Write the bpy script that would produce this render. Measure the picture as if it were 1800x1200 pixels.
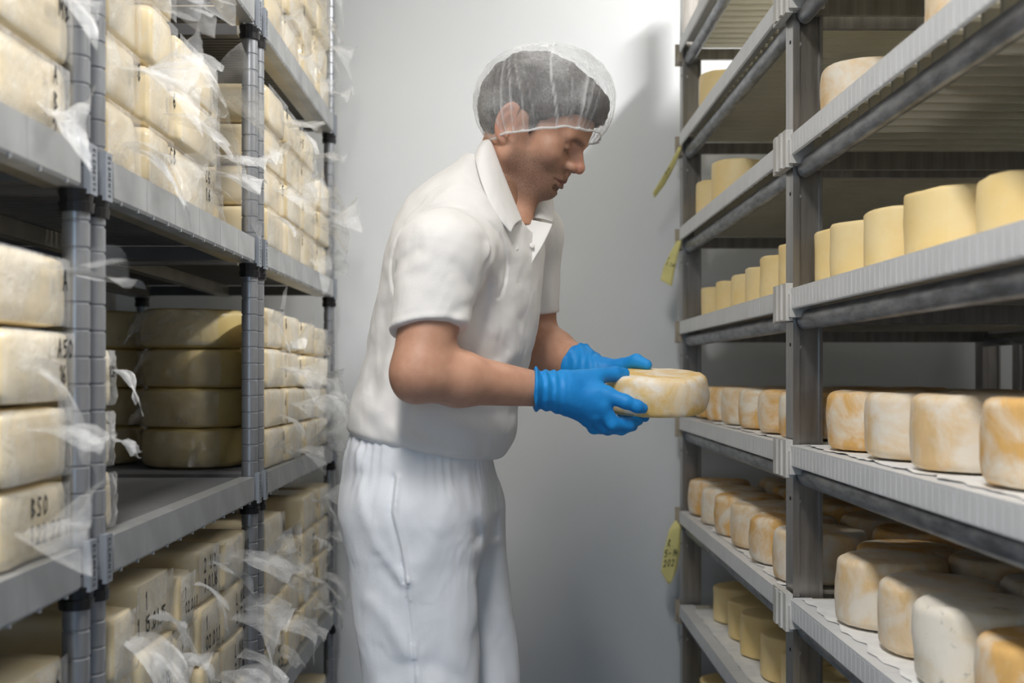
import bpy, bmesh, math, random
import numpy as np
from mathutils import Vector, Matrix, noise

# ------------------------------------------------------------------ scene, camera, light
for o in list(bpy.data.objects):
    bpy.data.objects.remove(o)
SC = bpy.context.scene
COL = SC.collection
CAMH, FPX, VX, VY = 1.15, 2000.0, 890.0, 655.0

cam_d = bpy.data.cameras.new('camera')
cam = bpy.data.objects.new('camera', cam_d)
COL.objects.link(cam)
cam.location = (0, 0, CAMH)
cam.rotation_euler = (math.pi / 2, 0, 0)
cam_d.sensor_width = 36
cam_d.lens = 40
cam_d.shift_x = (900 - VX) / 1800
cam_d.shift_y = (VY - 600) / 1800
cam_d.clip_start = 0.05
cam_d.dof.use_dof = True
cam_d.dof.focus_distance = 2.05
cam_d.dof.aperture_fstop = 4.0
SC.camera = cam

world = bpy.data.worlds.new('world')
SC.world = world
world.use_nodes = True
world.node_tree.nodes['Background'].inputs[0].default_value = (0.8, 0.88, 1.0, 1)
world.node_tree.nodes['Background'].inputs[1].default_value = 0.25

def area_light(name, loc, sx, sy, power, col):
    l = bpy.data.lights.new(name, 'AREA')
    l.shape = 'RECTANGLE'; l.size = sx; l.size_y = sy
    l.energy = power; l.color = col
    o = bpy.data.objects.new(name, l)
    COL.objects.link(o); o.location = loc
    return o
# two ceiling tubes running along the aisle
area_light('ceiling_lamp_light', (1.22, 2.15, 2.86), 0.18, 1.2, 70, (1.0, 0.975, 0.94))
area_light('ceiling_lamp_light', (-0.22, 0.15, 2.86), 0.22, 1.3, 58, (1.0, 0.97, 0.93))
# added bluish daylight, standing for an unseen doorway behind the camera
wl = area_light('added_daylight', (-0.25, -2.12, 1.35), 1.1, 1.3, 11, (0.50, 0.74, 1.0))
wl.rotation_euler = (math.pi/2, 0, 0)

SC.view_settings.view_transform = 'Standard'
SC.view_settings.look = 'None'
SC.view_settings.gamma = 1
SC.view_settings.use_curve_mapping = False
SC.view_settings.exposure = 0.0
SC.cycles.transparent_max_bounces = 24

RND = random.Random(7)

# ------------------------------------------------------------------ helpers
def px(x, y, Y):
    """pixel of the photograph at depth Y -> world point"""
    return Vector(((x - VX) * Y / FPX, Y, CAMH + (VY - y) * Y / FPX))

def tag(o, label=None, cat=None, group=None, kind=None):
    if label: o['label'] = label
    if cat: o['category'] = cat
    if group: o['group'] = group
    if kind: o['kind'] = kind
    return o

def link(name, me, mat=None, parent=None, loc=None):
    o = bpy.data.objects.new(name, me)
    COL.objects.link(o)
    if mat is not None and me is not None and len(me.materials) == 0:
        me.materials.append(mat)
    if parent is not None: o.parent = parent
    if loc is not None: o.location = loc
    return o

def empty(name, loc, label, cat, group=None):
    o = bpy.data.objects.new(name, None)
    COL.objects.link(o)
    o.location = loc
    o.empty_display_size = 0.05
    return tag(o, label, cat, group)

class MB:
    def __init__(s): s.v = []; s.f = []
    def box(s, x0, x1, y0, y1, z0, z1):
        b = len(s.v)
        s.v += [(x0,y0,z0),(x1,y0,z0),(x1,y1,z0),(x0,y1,z0),(x0,y0,z1),(x1,y0,z1),(x1,y1,z1),(x0,y1,z1)]
        s.f += [tuple(b+i for i in q) for q in ((0,3,2,1),(4,5,6,7),(0,1,5,4),(1,2,6,5),(2,3,7,6),(3,0,4,7))]
        return s
    def extrude_y(s, prof, y0, y1):
        """closed (x,z) profile swept along Y"""
        b = len(s.v); n = len(prof)
        s.v += [(p[0], y0, p[1]) for p in prof] + [(p[0], y1, p[1]) for p in prof]
        for i in range(n):
            j = (i + 1) % n
            s.f.append((b+i, b+j, b+n+j, b+n+i))
        s.f.append(tuple(b+i for i in reversed(range(n))))
        s.f.append(tuple(b+n+i for i in range(n)))
        return s
    def lathe(s, prof, n=20, c=(0,0,0), cap=True):
        """(r,z) profile around Z"""
        b = len(s.v); m = len(prof)
        for r, z in prof:
            for k in range(n):
                a = 2*math.pi*k/n
                s.v.append((c[0]+r*math.cos(a), c[1]+r*math.sin(a), c[2]+z))
        for i in range(m-1):
            for k in range(n):
                k2 = (k+1) % n
                s.f.append((b+i*n+k, b+i*n+k2, b+(i+1)*n+k2, b+(i+1)*n+k))
        if cap:
            s.f.append(tuple(b+k for k in reversed(range(n))))
            s.f.append(tuple(b+(m-1)*n+k for k in range(n)))
        return s
    def grid(s, fn, nu, nv):
        b = len(s.v)
        for j in range(nv+1):
            for i in range(nu+1):
                s.v.append(tuple(fn(i/nu, j/nv)))
        for j in range(nv):
            for i in range(nu):
                a = b+j*(nu+1)+i
                s.f.append((a, a+1, a+nu+2, a+nu+1))
        return s
    def mesh(s, name, mat=None, smooth=False):
        me = bpy.data.meshes.new(name)
        me.from_pydata(s.v, [], s.f); me.update()
        if smooth: me.shade_smooth()
        if mat is not None: me.materials.append(mat)
        return me

def finish(o, bevel=0, seg=2, solid=0, sub=0, autosmooth=None):
    if solid:
        m = o.modifiers.new('solid', 'SOLIDIFY'); m.thickness = solid; m.offset = 0
    if bevel:
        m = o.modifiers.new('bevel', 'BEVEL'); m.width = bevel; m.segments = seg; m.limit_method = 'ANGLE'
    if sub:
        m = o.modifiers.new('sub', 'SUBSURF'); m.levels = sub; m.render_levels = sub
    return o

# ------------------------------------------------------------------ materials
class NT:
    def __init__(s, name):
        s.m = bpy.data.materials.new(name); s.m.use_nodes = True
        s.t = s.m.node_tree; s.b = s.t.nodes['Principled BSDF']; s.out = s.t.nodes['Material Output']
        s._co = None
    def node(s, kind, **kw):
        n = s.t.nodes.new(kind)
        for k, v in kw.items(): setattr(n, k, v)
        return n
    def L(s, a, b): s.t.links.new(a, b)
    def co(s):
        if s._co is None: s._co = s.node('ShaderNodeTexCoord').outputs['Object']
        return s._co
    def rnd_co(s):
        """object coordinates moved by a random amount for each object"""
        i = s.node('ShaderNodeObjectInfo')
        m = s.node('ShaderNodeMath', operation='MULTIPLY'); s.L(i.outputs['Random'], m.inputs[0]); m.inputs[1].default_value = 37
        a = s.node('ShaderNodeVectorMath', operation='ADD'); s.L(s.co(), a.inputs[0]); s.L(m.outputs[0], a.inputs[1])
        return a.outputs[0]
    def scale(s, v, sc):
        m = s.node('ShaderNodeMapping'); s.L(v, m.inputs[0]); m.inputs['Scale'].default_value = sc
        return m.outputs[0]
    def noise(s, sc, det=4, rough=.55, v=None, dist=0):
        n = s.node('ShaderNodeTexNoise'); s.L(v or s.co(), n.inputs['Vector'])
        n.inputs['Scale'].default_value = sc; n.inputs['Detail'].default_value = det
        n.inputs['Roughness'].default_value = rough; n.inputs['Distortion'].default_value = dist
        return n.outputs['Fac']
    def ramp(s, f, pts):
        r = s.node('ShaderNodeValToRGB'); s.L(f, r.inputs[0])
        e = r.color_ramp.elements
        while len(e) < len(pts): e.new(.5)
        for q, (p, c) in zip(e, pts):
            q.position = p; q.color = (*c, 1) if not isinstance(c, (int, float)) else (c, c, c, 1)
        return r.outputs[0]
    def mix(s, f, a, b):
        n = s.node('ShaderNodeMix', data_type='RGBA')
        for sock, v in ((n.inputs[0], f), (n.inputs[6], a), (n.inputs[7], b)):
            if isinstance(v, (int, float)): sock.default_value = v
            elif isinstance(v, tuple): sock.default_value = (*v, 1)
            else: s.L(v, sock)
        return n.outputs[2]
    def mul(s, a, b):
        n = s.node('ShaderNodeMath', operation='MULTIPLY')
        for sock, v in zip(n.inputs, (a, b)):
            if isinstance(v, (int, float)): sock.default_value = v
            else: s.L(v, sock)
        return n.outputs[0]
    def bump(s, f, st=.3, d=.002):
        n = s.node('ShaderNodeBump'); s.L(f, n.inputs['Height'])
        n.inputs['Strength'].default_value = st; n.inputs['Distance'].default_value = d
        s.L(n.outputs[0], s.b.inputs['Normal'])
    def base(s, c):
        if isinstance(c, tuple): s.b.inputs['Base Color'].default_value = (*c, 1)
        else: s.L(c, s.b.inputs['Base Color'])
    def set(s, **kw):
        for k, v in kw.items():
            s.b.inputs[k.replace('_', ' ')].default_value = v
        return s

def simple(name, c, rough=.5, metal=0, nscale=0, amt=.15, bump=0, **kw):
    n = NT(name)
    n.set(Roughness=rough, Metallic=metal, **kw)
    if nscale:
        f = n.noise(nscale)
        lo = tuple(x*(1-amt) for x in c); hi = tuple(min(1, x*(1+amt)) for x in c)
        n.base(n.ramp(f, [(.3, lo), (.7, hi)]))
        if bump: n.bump(f, bump)
    else: n.base(c)
    return n.m

M = {}
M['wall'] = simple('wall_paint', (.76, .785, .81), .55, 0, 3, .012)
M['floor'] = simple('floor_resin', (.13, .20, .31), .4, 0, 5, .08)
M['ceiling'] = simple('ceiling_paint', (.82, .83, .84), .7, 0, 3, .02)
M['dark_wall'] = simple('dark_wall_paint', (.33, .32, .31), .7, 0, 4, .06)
M['post'] = simple('grey_post_plastic', (.34, .355, .385), .30, .55, 9, .1)
M['collar'] = simple('black_collar', (.012, .012, .014), .35)
M['fascia'] = simple('grey_shelf_edge', (.42, .43, .44), .42, .25, 14, .14, .05)
M['clip'] = simple('bluish_clip', (.33, .36, .41), .4, .2, 12, .1)
M['slat'] = simple('dark_grey_slat', (.15, .15, .155), .5, .1, 8, .15)
M['beam'] = simple('steel_beam', (.50, .47, .40), .35, .8, 10, .15)
n = NT('brushed_post_metal'); n.set(Metallic=.8, Roughness=.28)
n.base(n.ramp(n.noise(7, 6, .6, n.scale(n.co(), (6, 6, .5))), [(.3, (.20, .19, .18)), (.7, (.38, .36, .34))]))
M['bpost'] = n.m
M['panel'] = simple('pale_shelf_plastic', (.70, .71, .72), .45, 0, 10, .05)
n = NT('cream_slat_plastic'); n.set(Roughness=.4, Transmission_Weight=0.0)
n.base(n.ramp(n.noise(9), [(.3, (.60, .58, .50)), (.7, (.74, .72, .64))]))
tr = n.node('ShaderNodeBsdfTranslucent'); tr.inputs[0].default_value = (.90, .87, .76, 1)
mx = n.node('ShaderNodeMixShader'); mx.inputs[0].default_value = .34
n.L(n.b.outputs[0], mx.inputs[1]); n.L(tr.outputs[0], mx.inputs[2]); n.L(mx.outputs[0], n.out.inputs[0])
M['cream'] = n.m
n = NT('worn_steel_rail'); n.set(Metallic=.7, Roughness=.38)
f1 = n.noise(60, 5, .6, n.scale(n.co(), (1, .25, 1)))
n.base(n.ramp(f1, [(.35, (.13, .135, .14)), (.6, (.32, .33, .35)), (.75, (.42, .41, .38))]))
M['rail'] = n.m
M['bracket'] = simple('beige_bracket', (.56, .55, .52), .5, 0, 14, .08)
M['tan'] = simple('tan_end_cap', (.40, .35, .27), .6, 0, 20, .15)
M['ink'] = simple('black_ink', (.015, .015, .018), .6)
M['screw'] = simple('screw_head', (.62, .63, .65), .3, .6)
M['hole'] = simple('punched_hole', (.02, .02, .02), .8)

def cheese_mat(name, lo, hi, rough=.4, coat=.0, white=.0):
    n = NT(name); v = n.rnd_co()
    f = n.noise(11, 5, .6, v)
    c = n.ramp(f, [(.3, lo), (.7, hi)])
    if white:
        w = n.noise(26, 6, .7, v, .6)
        c = n.mix(n.ramp(w, [(.5, 0.0), (.72, white)]), c, (.86, .84, .78))
    n.base(c); n.set(Roughness=rough, Coat_Weight=coat, Coat_Roughness=.12)
    n.bump(n.noise(28, 3, .5, v), .22, .003)
    return n.m
M['block'] = cheese_mat('bagged_pale_cheese', (.84, .68, .40), (.88, .77, .54), .40, .5, .30)
M['bwheel'] = cheese_mat('bagged_yellow_cheese', (.68, .52, .21), (.76, .63, .30), .35, .7, .05)
M['yellow'] = cheese_mat('yellow_rind', (.84, .62, .25), (.90, .74, .42), .55, 0, .08)
def rind(name, orange, pale, w0, w1, spots=None):
    n = NT(name); v = n.rnd_co()
    f = n.noise(13, 6, .62, v, .5)
    g = n.noise(70, 4, .7, n.scale(v, (1, 1, .35)))
    base = n.ramp(g, [(.3, tuple(x*.86 for x in orange)), (.7, orange)])
    c = n.mix(n.ramp(f, [(w0, 0.0), (w1, 1.0)]), base, pale)
    if spots:
        s = n.noise(38, 5, .75, v); c = n.mix(n.ramp(s, [(.58, 0.0), (.70, .75)]), c, spots)
    n.base(c); n.set(Roughness=.72); n.bump(g, .4, .003)
    return n.m
M['rind_orange'] = rind('washed_orange_rind', (.83, .50, .17), (.87, .79, .66), .44, .62)
M['rind_pale'] = rind('bloomy_pale_rind', (.82, .58, .30), (.84, .77, .66), .36, .58)
M['rind_held'] = rind('gold_rind_with_bloom', (.86, .58, .20), (.88, .80, .68), .44, .61)
M['rind_blue'] = rind('pale_rind_with_mould', (.84, .70, .46), (.86, .81, .71), .28, .5, (.28, .30, .27))

def film(name, alpha, white, rough=.22):
    n = NT(name); v = n.rnd_co()
    f = n.noise(9, 4, .55, v, .7)
    n.base((.93, .94, .95)); n.set(Roughness=rough, Specular_IOR_Level=.8)
    n.L(n.ramp(f, [(.32, alpha), (.78, white)]), n.b.inputs['Alpha'])
    n.bump(n.noise(42, 4, .6, v, 1.5), .7, .006)
    return n.m
M['film'] = film('clear_bag_film', .10, .58, .12)
M['film2'] = film('clear_tight_film', .08, .40, .10)
M['liner'] = simple('white_liner', (.83, .84, .84), .7, 0, 30, .08, .3)
M['tagpaper'] = simple('yellow_tag_paper', (.74, .68, .28), .75, 0, 25, .08)

# ------------------------------------------------------------------ handwriting strokes
GL = {
 '0': [[(.5,1),(.15,.8),(.1,.35),(.4,0),(.8,.2),(.85,.7),(.5,1)]],
 '1': [[(.35,.8),(.55,1),(.5,0)]],
 '2': [[(.1,.75),(.4,1),(.8,.8),(.6,.4),(.1,0),(.9,.05)]],
 '3': [[(.15,.95),(.6,1),(.7,.7),(.35,.55),(.8,.35),(.5,0),(.1,.1)]],
 '4': [[(.5,1),(.1,.4),(.9,.45)],[(.7,.8),(.65,0)]],
 '5': [[(.85,1),(.25,.95),(.2,.6),(.65,.6),(.8,.25),(.4,0),(.1,.1)]],
 '6': [[(.7,1),(.25,.6),(.15,.2),(.5,0),(.8,.2),(.6,.5),(.2,.3)]],
 '7': [[(.1,.95),(.85,1),(.35,0)]],
 '8': [[(.5,.55),(.2,.8),(.55,1),(.75,.8),(.2,.25),(.5,0),(.8,.25),(.5,.55)]],
 '9': [[(.8,.75),(.45,1),(.2,.7),(.5,.5),(.8,.8),(.7,.3),(.4,0)]],
 '.': [[(.4,.06),(.55,.0)]], '-': [[(.15,.45),(.8,.5)]], '/': [[(.2,0),(.8,1)]],
 'N': [[(.1,0),(.15,1),(.75,0),(.85,1)]], 'K': [[(.15,1),(.15,0)],[(.8,1),(.2,.45),(.85,0)]],
 'L': [[(.2,1),(.15,.05),(.7,.05)]], 'B': [[(.15,0),(.2,1),(.65,.85),(.25,.55),(.8,.3),(.15,0)]],
 'A': [[(.1,0),(.5,1),(.85,0)],[(.25,.4),(.75,.4)]], 'S': [[(.8,.9),(.35,1),(.2,.7),(.7,.4),(.6,.05),(.1,.1)]],
 'O': [[(.5,1),(.1,.6),(.3,.05),(.8,.2),(.8,.8),(.5,1)]], 'C': [[(.8,.85),(.4,1),(.12,.5),(.4,0),(.8,.15)]],
 'G': [[(.8,.85),(.4,1),(.12,.5),(.4,0),(.8,.15),(.8,.45),(.5,.45)]], 'R': [[(.15,0),(.2,1),(.75,.8),(.25,.5),(.85,0)]],
 'E': [[(.8,1),(.2,1),(.15,0),(.8,0)],[(.2,.5),(.65,.5)]], 'M': [[(.1,0),(.15,1),(.5,.4),(.85,1),(.9,0)]], 'T': [[(.1,1),(.9,1)],[(.5,1),(.5,0)]],
 'P': [[(.15,0),(.2,1),(.75,.8),(.25,.5)]], 'h': [[(.2,1),(.15,0)],[(.15,.4),(.55,.5),(.65,0)]],
}
def writing(lines, size, wid, fn, r):
    """ribbons for handwritten lines; fn maps (u right, v up, lift) in metres to a point"""
    mb = MB()
    for li, line in enumerate(lines):
        x = r.uniform(-.004, .004)
        for ch in line:
            if ch != ' ':
                for st in GL.get(ch, []):
                    p = [Vector(((x + q[0]*size*.62 + r.uniform(-.02, .02)*size), -li*size*1.5 + q[1]*size + r.uniform(-.03, .03)*size)) for q in st]
                    for a, b in zip(p, p[1:]):
                        d = (b - a)
                        if d.length < 1e-6: continue
                        d.normalize(); q = Vector((-d.y, d.x))*wid*.5
                        a2 = a - d*wid*.35; b2 = b + d*wid*.35
                        k = len(mb.v)
                        mb.v += [tuple(fn(*w)) for w in (a2-q, b2-q, b2+q, a2+q)]
                        mb.f.append((k, k+1, k+2, k+3))
            x += size*(.42 if ch in '.1' else .8)
    return mb

# ------------------------------------------------------------------ room
YW = 3.56                                 # far wall
XL, XR, YB, HC = -1.22, 1.80, -2.2, 2.9
def struct(name, mb, mat):
    return tag(link(name, mb.mesh(name, mat)), kind='structure')
struct('floor', MB().box(XL-.1, XR+.1, YB-.1, YW+.1, -.1, 0), M['floor'])
struct('ceiling', MB().box(XL-.1, XR+.1, YB-.1, YW+.1, HC, HC+.1), M['ceiling'])
struct('wall_far', MB().box(XL-.1, XR+.1, YW, YW+.1, 0, HC), M['wall'])
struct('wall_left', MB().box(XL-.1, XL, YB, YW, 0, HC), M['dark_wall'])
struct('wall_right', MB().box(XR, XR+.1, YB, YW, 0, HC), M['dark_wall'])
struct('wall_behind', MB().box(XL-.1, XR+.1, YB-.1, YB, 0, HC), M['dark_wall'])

wf = MB()
for a in ((-.87, .37, .62, .69), (-.87, .37, 2.01, 2.08), (-.87, -.80, .69, 2.01), (.30, .37, .69, 2.01), (-.28, -.22, .69, 2.01)):
    wf.box(a[0], a[1], YB+.002, YB+.075 if a[0] != -.28 else YB+.03, a[2], a[3])
struct('added_window_1', wf, M['ceiling'])  # made-up frame on the unseen wall, dressing the added daylight

# ------------------------------------------------------------------ round-post racks
LX = -.513                                # aisle face of their shelves
LDEP = .60
LLEV = [-.02+.11, .45, .938, 1.425, 1.914]
PX = -.530
def post_mesh(r=.0165, h=2.5, pitch=.0335):
    prof = [(r, .0)]
    z = .03
    while z < h:
        prof += [(r, z-.0022), (r-.0016, z-.0008), (r-.0016, z+.0008), (r, z+.0022)]
        z += pitch
    prof.append((r, h))
    return MB().lathe(prof, 18).mesh('post', M['post'], False)
PM = post_mesh()
for p in PM.polygons: p.use_smooth = True
PM.set_sharp_from_angle(angle=math.radians(25))
COLLAR = MB().lathe([(.0205, -.028), (.0215, -.016), (.0192, -.015), (.0215, -.003), (.0215, 0)], 18).mesh('collar', M['collar'], False)

def round_rack(y0, y1, label):
    u = empty('shelving_rack', (LX-.25, (y0+y1)/2, 0), label, 'rack', 'round-post shelving racks')
    off = Vector((LX-.25, (y0+y1)/2, 0))
    def add(name, me, loc=(0, 0, 0), parent=u, mat=None):
        o = link(name, me, mat, parent)
        o.location = Vector(loc) - (off if parent is u else Vector((0, 0, 0)))
        return o
    for x in (PX, PX-LDEP+.04):
        for y in (y0, y1):
            add('post', PM, (x, y, 0))
    a, b = y0-.022, y1+.022
    npl = 6
    ins = .030
    w = (y1-y0-2*ins)/npl
    # a plate: an edge piece at the aisle, one at the back, seven slats across
    pm = MB()
    pm.extrude_y([(0, 0), (0, -.046), (-.003, -.050), (-.028, -.050), (-.028, -.046), (-.004, -.044), (-.004, -.006), (-.03, -.006), (-.03, 0)], .0006, w-.0006)
    for k in range(2):
        pm.box(-.004, -.0004, w*(k+.45)/2, w*(k+.45)/2+.004, -.0525, -.047)
    pmesh = pm.mesh('shelf_plate', M['fascia'])
    bemesh = MB().box(-LDEP, -LDEP+.03, .0006, w-.0006, -.05, 0).mesh('back_edge', M['fascia'])
    sl = MB(); b0 = ((-.0062, -.016), (-.0062, -.006), (-.001, -.001), (.001, -.001), (.0062, -.006), (.0062, -.016))
    sl.v = [(-.031, q[0], q[1]) for q in b0]+[(-LDEP+.031, q[0], q[1]) for q in b0]
    sl.f = [(i, (i+1) % 6, 6+(i+1) % 6, 6+i) for i in range(6)]+[(5, 4, 3, 2, 1, 0), (6, 7, 8, 9, 10, 11)]
    smesh = sl.mesh('slat', M['slat'])
    clip = MB().box(-.004, .005, -.012, .012, -.056, .006)
    cmesh = clip.mesh('corner_clip', M['clip'])
    lmesh = writing(['ELEMENTS'], .0085, .0013, lambda u, v: Vector((.0054, -.0042+v, -.002-u)), random.Random(1)).mesh('lettering', M['ink'])
    beam = MB(); beam.extrude_y([(0, 0), (0, -.03), (-.028, -.03), (-.028, 0)], 0, y1-y0)
    bmesh_ = beam.mesh('shelf_beam', M['beam'])
    cross = MB().box(-LDEP+.03, -.03, -.012, .012, -.045, -.018).mesh('cross_beam', M['slat'])
    for z in LLEV:
        for i in range(npl):
            p = add('shelf_plate', pmesh, (LX, y0+ins+i*w, z))
            add('back_edge', bemesh, (0, 0, 0), p)
            for k in range(7):
                s = add('slat', smesh, (0, w*(k+.5)/7, 0), p)
        for x in (LX-.030, LX-.31, LX-LDEP+.058):
            add('shelf_beam', bmesh_, (x, y0, z-.0175))
        for y in (y0, y1):
            add('cross_beam', cross, (LX, y + (.02 if y == y0 else -.02), z))
            cc = add('corner_clip', cmesh, (LX, y, z)); add('lettering', lmesh, (0, 0, 0), cc)
            for x in (PX, PX-LDEP+.04):
                add('collar', COLLAR, (x, y, z-.050))
    return u
round_rack(2.412, 3.405, 'grey round-post rack of bagged cheese blocks standing against the far wall')
round_rack(1.456, 2.350, 'middle grey round-post rack holding one empty waist-high shelf space')
round_rack(0.42, 1.402, 'grey round-post rack farthest from the white wall')

# ------------------------------------------------------------------ bagged blocks
def jit(p, s, a): return noise.noise_vector(Vector(p)*s)*a

def block_mesh(w, d, h, seed, r=.012):
    """rounded box, aisle face at x=0, depth towards -x, base at z=0, seeded dents"""
    n = 6
    mb = MB(); idx = {}
    def vert(i, j, k):
        key = (i, j, k)
        if key in idx: return idx[key]
        def rr(t, L):
            return (t/n)*L
        q = Vector((rr(i, d), rr(j, w), rr(k, h)))
        c = Vector((min(max(q.x, r), d-r), min(max(q.y, r), w-r), min(max(q.z, r), h-r)))
        e = q - c
        if e.length > 1e-9: q = c + e.normalized()*min(r, e.length if e.length < r else r)
        q2 = Vector((-q.x, q.y-w/2, q.z))
        dsp = jit(q2 + Vector((seed*3.1, seed*1.7, 0)), 14, .0045)
        if k in (0, n): dsp.z = 0
        q2 += dsp
        q2.x = min(q2.x, .004)
        idx[key] = len(mb.v); mb.v.append(tuple(q2))
        return idx[key]
    def at(t):   # cluster rows near the edges
        return t
    for a in range(n):
        for b in range(n):
            mb.f.append((vert(0,a,b), vert(0,a+1,b), vert(0,a+1,b+1), vert(0,a,b+1)))
            mb.f.append((vert(n,a,b), vert(n,a,b+1), vert(n,a+1,b+1), vert(n,a+1,b)))
            mb.f.append((vert(a,0,b), vert(a,0,b+1), vert(a+1,0,b+1), vert(a+1,0,b)))
            mb.f.append((vert(a,n,b), vert(a+1,n,b), vert(a+1,n,b+1), vert(a,n,b+1)))
            mb.f.append((vert(a,b,0), vert(a+1,b,0), vert(a+1,b+1,0), vert(a,b+1,0)))
            mb.f.append((vert(a,b,n), vert(a,b+1,n), vert(a+1,b+1,n), vert(a+1,b,n)))
    me = mb.mesh('cheese_block', M['block'], True)
    bm = bmesh.new(); bm.from_mesh(me); bmesh.ops.recalc_face_normals(bm, faces=bm.faces); bm.to_mesh(me); bm.free()
    return me

def bag_mesh(w, h, seed, tail):
    """loose film over the aisle face with a crumpled tail of empty bag"""
    r = random.Random(seed); mb = MB()
    nu, nv = 9, 7
    jt = [[Vector((r.uniform(.5, 1), r.uniform(-1, 1)*.007, r.uniform(-1, 1)*.006)) for i in range(nu+1)] for j in range(nv+1)]
    def sheet(u, v):
        i, j = round(u*nu), round(v*nv)
        q = jt[j][i]
        edge = min(u, 1-u, v, 1-v)
        x = .0045 + q.x*.006*min(1, edge*5)
        return Vector((x, (u-.5)*(w-.004) + q.y*(edge > .01), .004+v*(h-.008) + q.z*(edge > .01)))
    mb.grid(sheet, nu, nv)
    for rep in range(0 if tail <= 0 else (2 if tail > .105 else 1)):
        z0 = h*r.uniform(.25, .8); a0 = r.uniform(-.5, .5)*w*.5
        W0, W1 = w*r.uniform(.35, .6), w*r.uniform(.5, .95)
        droop = r.uniform(-.2, 1.3); tw = r.uniform(-1.2, 1.2); yaw = r.uniform(-.5, .3)
        nu2, nv2 = 16, 10
        f1, f2 = r.uniform(5, 9), r.uniform(11, 17); q1 = r.uniform(0, 6)
        jj = [[Vector((r.uniform(-1, 1), r.uniform(-1, 1), r.uniform(-1, 1))) for i in range(nu2+1)] for j in range(nv2+1)]
        ph = r.uniform(0, 6)
        def tl(u, v):
            i, j = round(u*nu2), round(v*nv2)
            q = jj[j][i]
            wd = W0 + (W1-W0)*v
            s = v*tail
            ang = droop*v
            xx = .006 + s*math.cos(ang*.7); zz = z0 - s*math.sin(ang)*.8
            off = (u-.5)*wd
            t = tw*v
            cr = (.003+.012*v)*(abs(math.sin(u*f1+ph+v*2))-.5) + .006*v*math.sin(u*f2+q1-v*4) + q.x*.0014*v
            yy = a0 + off*math.cos(t) + yaw*s - cr*math.sin(t)*.6
            zz += off*math.sin(t) + cr*math.cos(t)
            xx += q.y*.001*v + .010*v*v*math.sin(u*4+ph*2)
            xx = max(xx, .008)
            if xx < .034: zz = min(max(zz, .006), h-.006)
            return Vector((xx, yy, zz))
        mb.grid(tl, nu2, nv2)
    me = mb.mesh('plastic_bag', M['film'], True)
    me.set_sharp_from_angle(angle=math.radians(38))
    return me

ORD = ['topmost', 'second from top', 'third from top', 'fourth from top', 'fifth from top']
NTH = ['first', 'second', 'third', 'fourth', 'fifth', 'sixth']
SEED = [0]
def stack(Y0, Y1, z, n, h, rack, level, nth, d=.26, x=None, marks=None, tails=None, bags=True, film_amt=1):
    x = LX-.006 if x is None else x
    for k in range(n):
        SEED[0] += 1; s = SEED[0]; r = random.Random(s*13+5)
        w = (Y1-Y0)-.006-r.uniform(0, .012)
        row = ORD[n-1-k]
        xo = x - r.uniform(0, .012)
        o = link('cheese_block', block_mesh(w, d, h-.001, s), None, None, (xo, (Y0+Y1)/2 + r.uniform(-.003, .003), z+k*h+.0005))
        tag(o, 'bagged cheese block, %s, %s stack from wall, %s shelf, %s rack' % (row, NTH[nth], level, rack), 'cheese', 'bagged cheese blocks on the round-post racks')
        if tails: tails = [q*1.2 for q in tails] if k == 0 else tails
        tl = tails if tails is not None else r.choice([0, .05, .06, .08, .1])
        if bags:
            link('plastic_bag', bag_mesh(w, h, s, tl if not isinstance(tl, (list, tuple)) else tl[k % len(tl)]), None, o)
        mk = None
        if marks is not None: mk = marks[k % len(marks)]
        if mk:
            sz = h*.23 if len(mk) > 1 else h*.26
            sz = min(sz, w/(max(len(t) for t in mk)*.8+.4))
            longest = max(len(t) for t in mk)
            y_0 = w*.40 - longest*sz*.8 if w*.40 - longest*sz*.8 > -w*.45 else -w*.45
            z_0 = h*(.62 if len(mk) > 1 else .52)
            mb = writing(mk, sz, sz*.17, lambda u, v: Vector((.0110, y_0+u, z_0+v)), r)
            link('marking', mb.mesh('marking', M['ink']), None, o)

HB = .089
LV = {0: 'floor-level', 1: 'knee-high', 2: 'waist-high', 3: 'shoulder-high', 4: 'overhead'}
colsB = [(2.455, 2.69), (2.695, 2.92), (2.925, 3.145), (3.15, 3.37)]
m6 = [['6'], ['16'], ['6', '1-15'], None, ['15']]
for lv, n, h in ((1, 4, .095), (3, 4, HB), (4, 4, HB)):
    for i, (a, b) in enumerate(colsB):
        r = random.Random(lv*10+i)
        nn = n - (1 if (lv == 3 and i == 3) or (lv == 1 and i == 1) else 0)
        mk = [m6[(i+k+lv) % 5] for k in range(4)] if lv != 1 else [[['9P', '12.15'], ['6'], None, ['16']][(i+k) % 4] for k in range(4)]
        stack(a, b, LLEV[lv], nn, h, 'wall-end', LV[lv], 3-i, marks=mk, tails=[.05, .085, .04, .07])
for i, (a, b) in enumerate(colsB):
    stack(a, b, LLEV[2], 4, HB - .004*i*.3, 'wall-end', LV[2], 3-i, d=(.05, .06, .24, .24)[i], marks=[[['16', '1.6'], ['6'], ['1', '15'], ['16']][(i+k) % 4] for k in range(4)], tails=[.06, .075, .065, .03])
for i, (a, b) in enumerate(colsB[2:]):
    stack(a, b, LLEV[0], 2, HB, 'wall-end', LV[0], 1-i, marks=[None], tails=[.05, .04])
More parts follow.
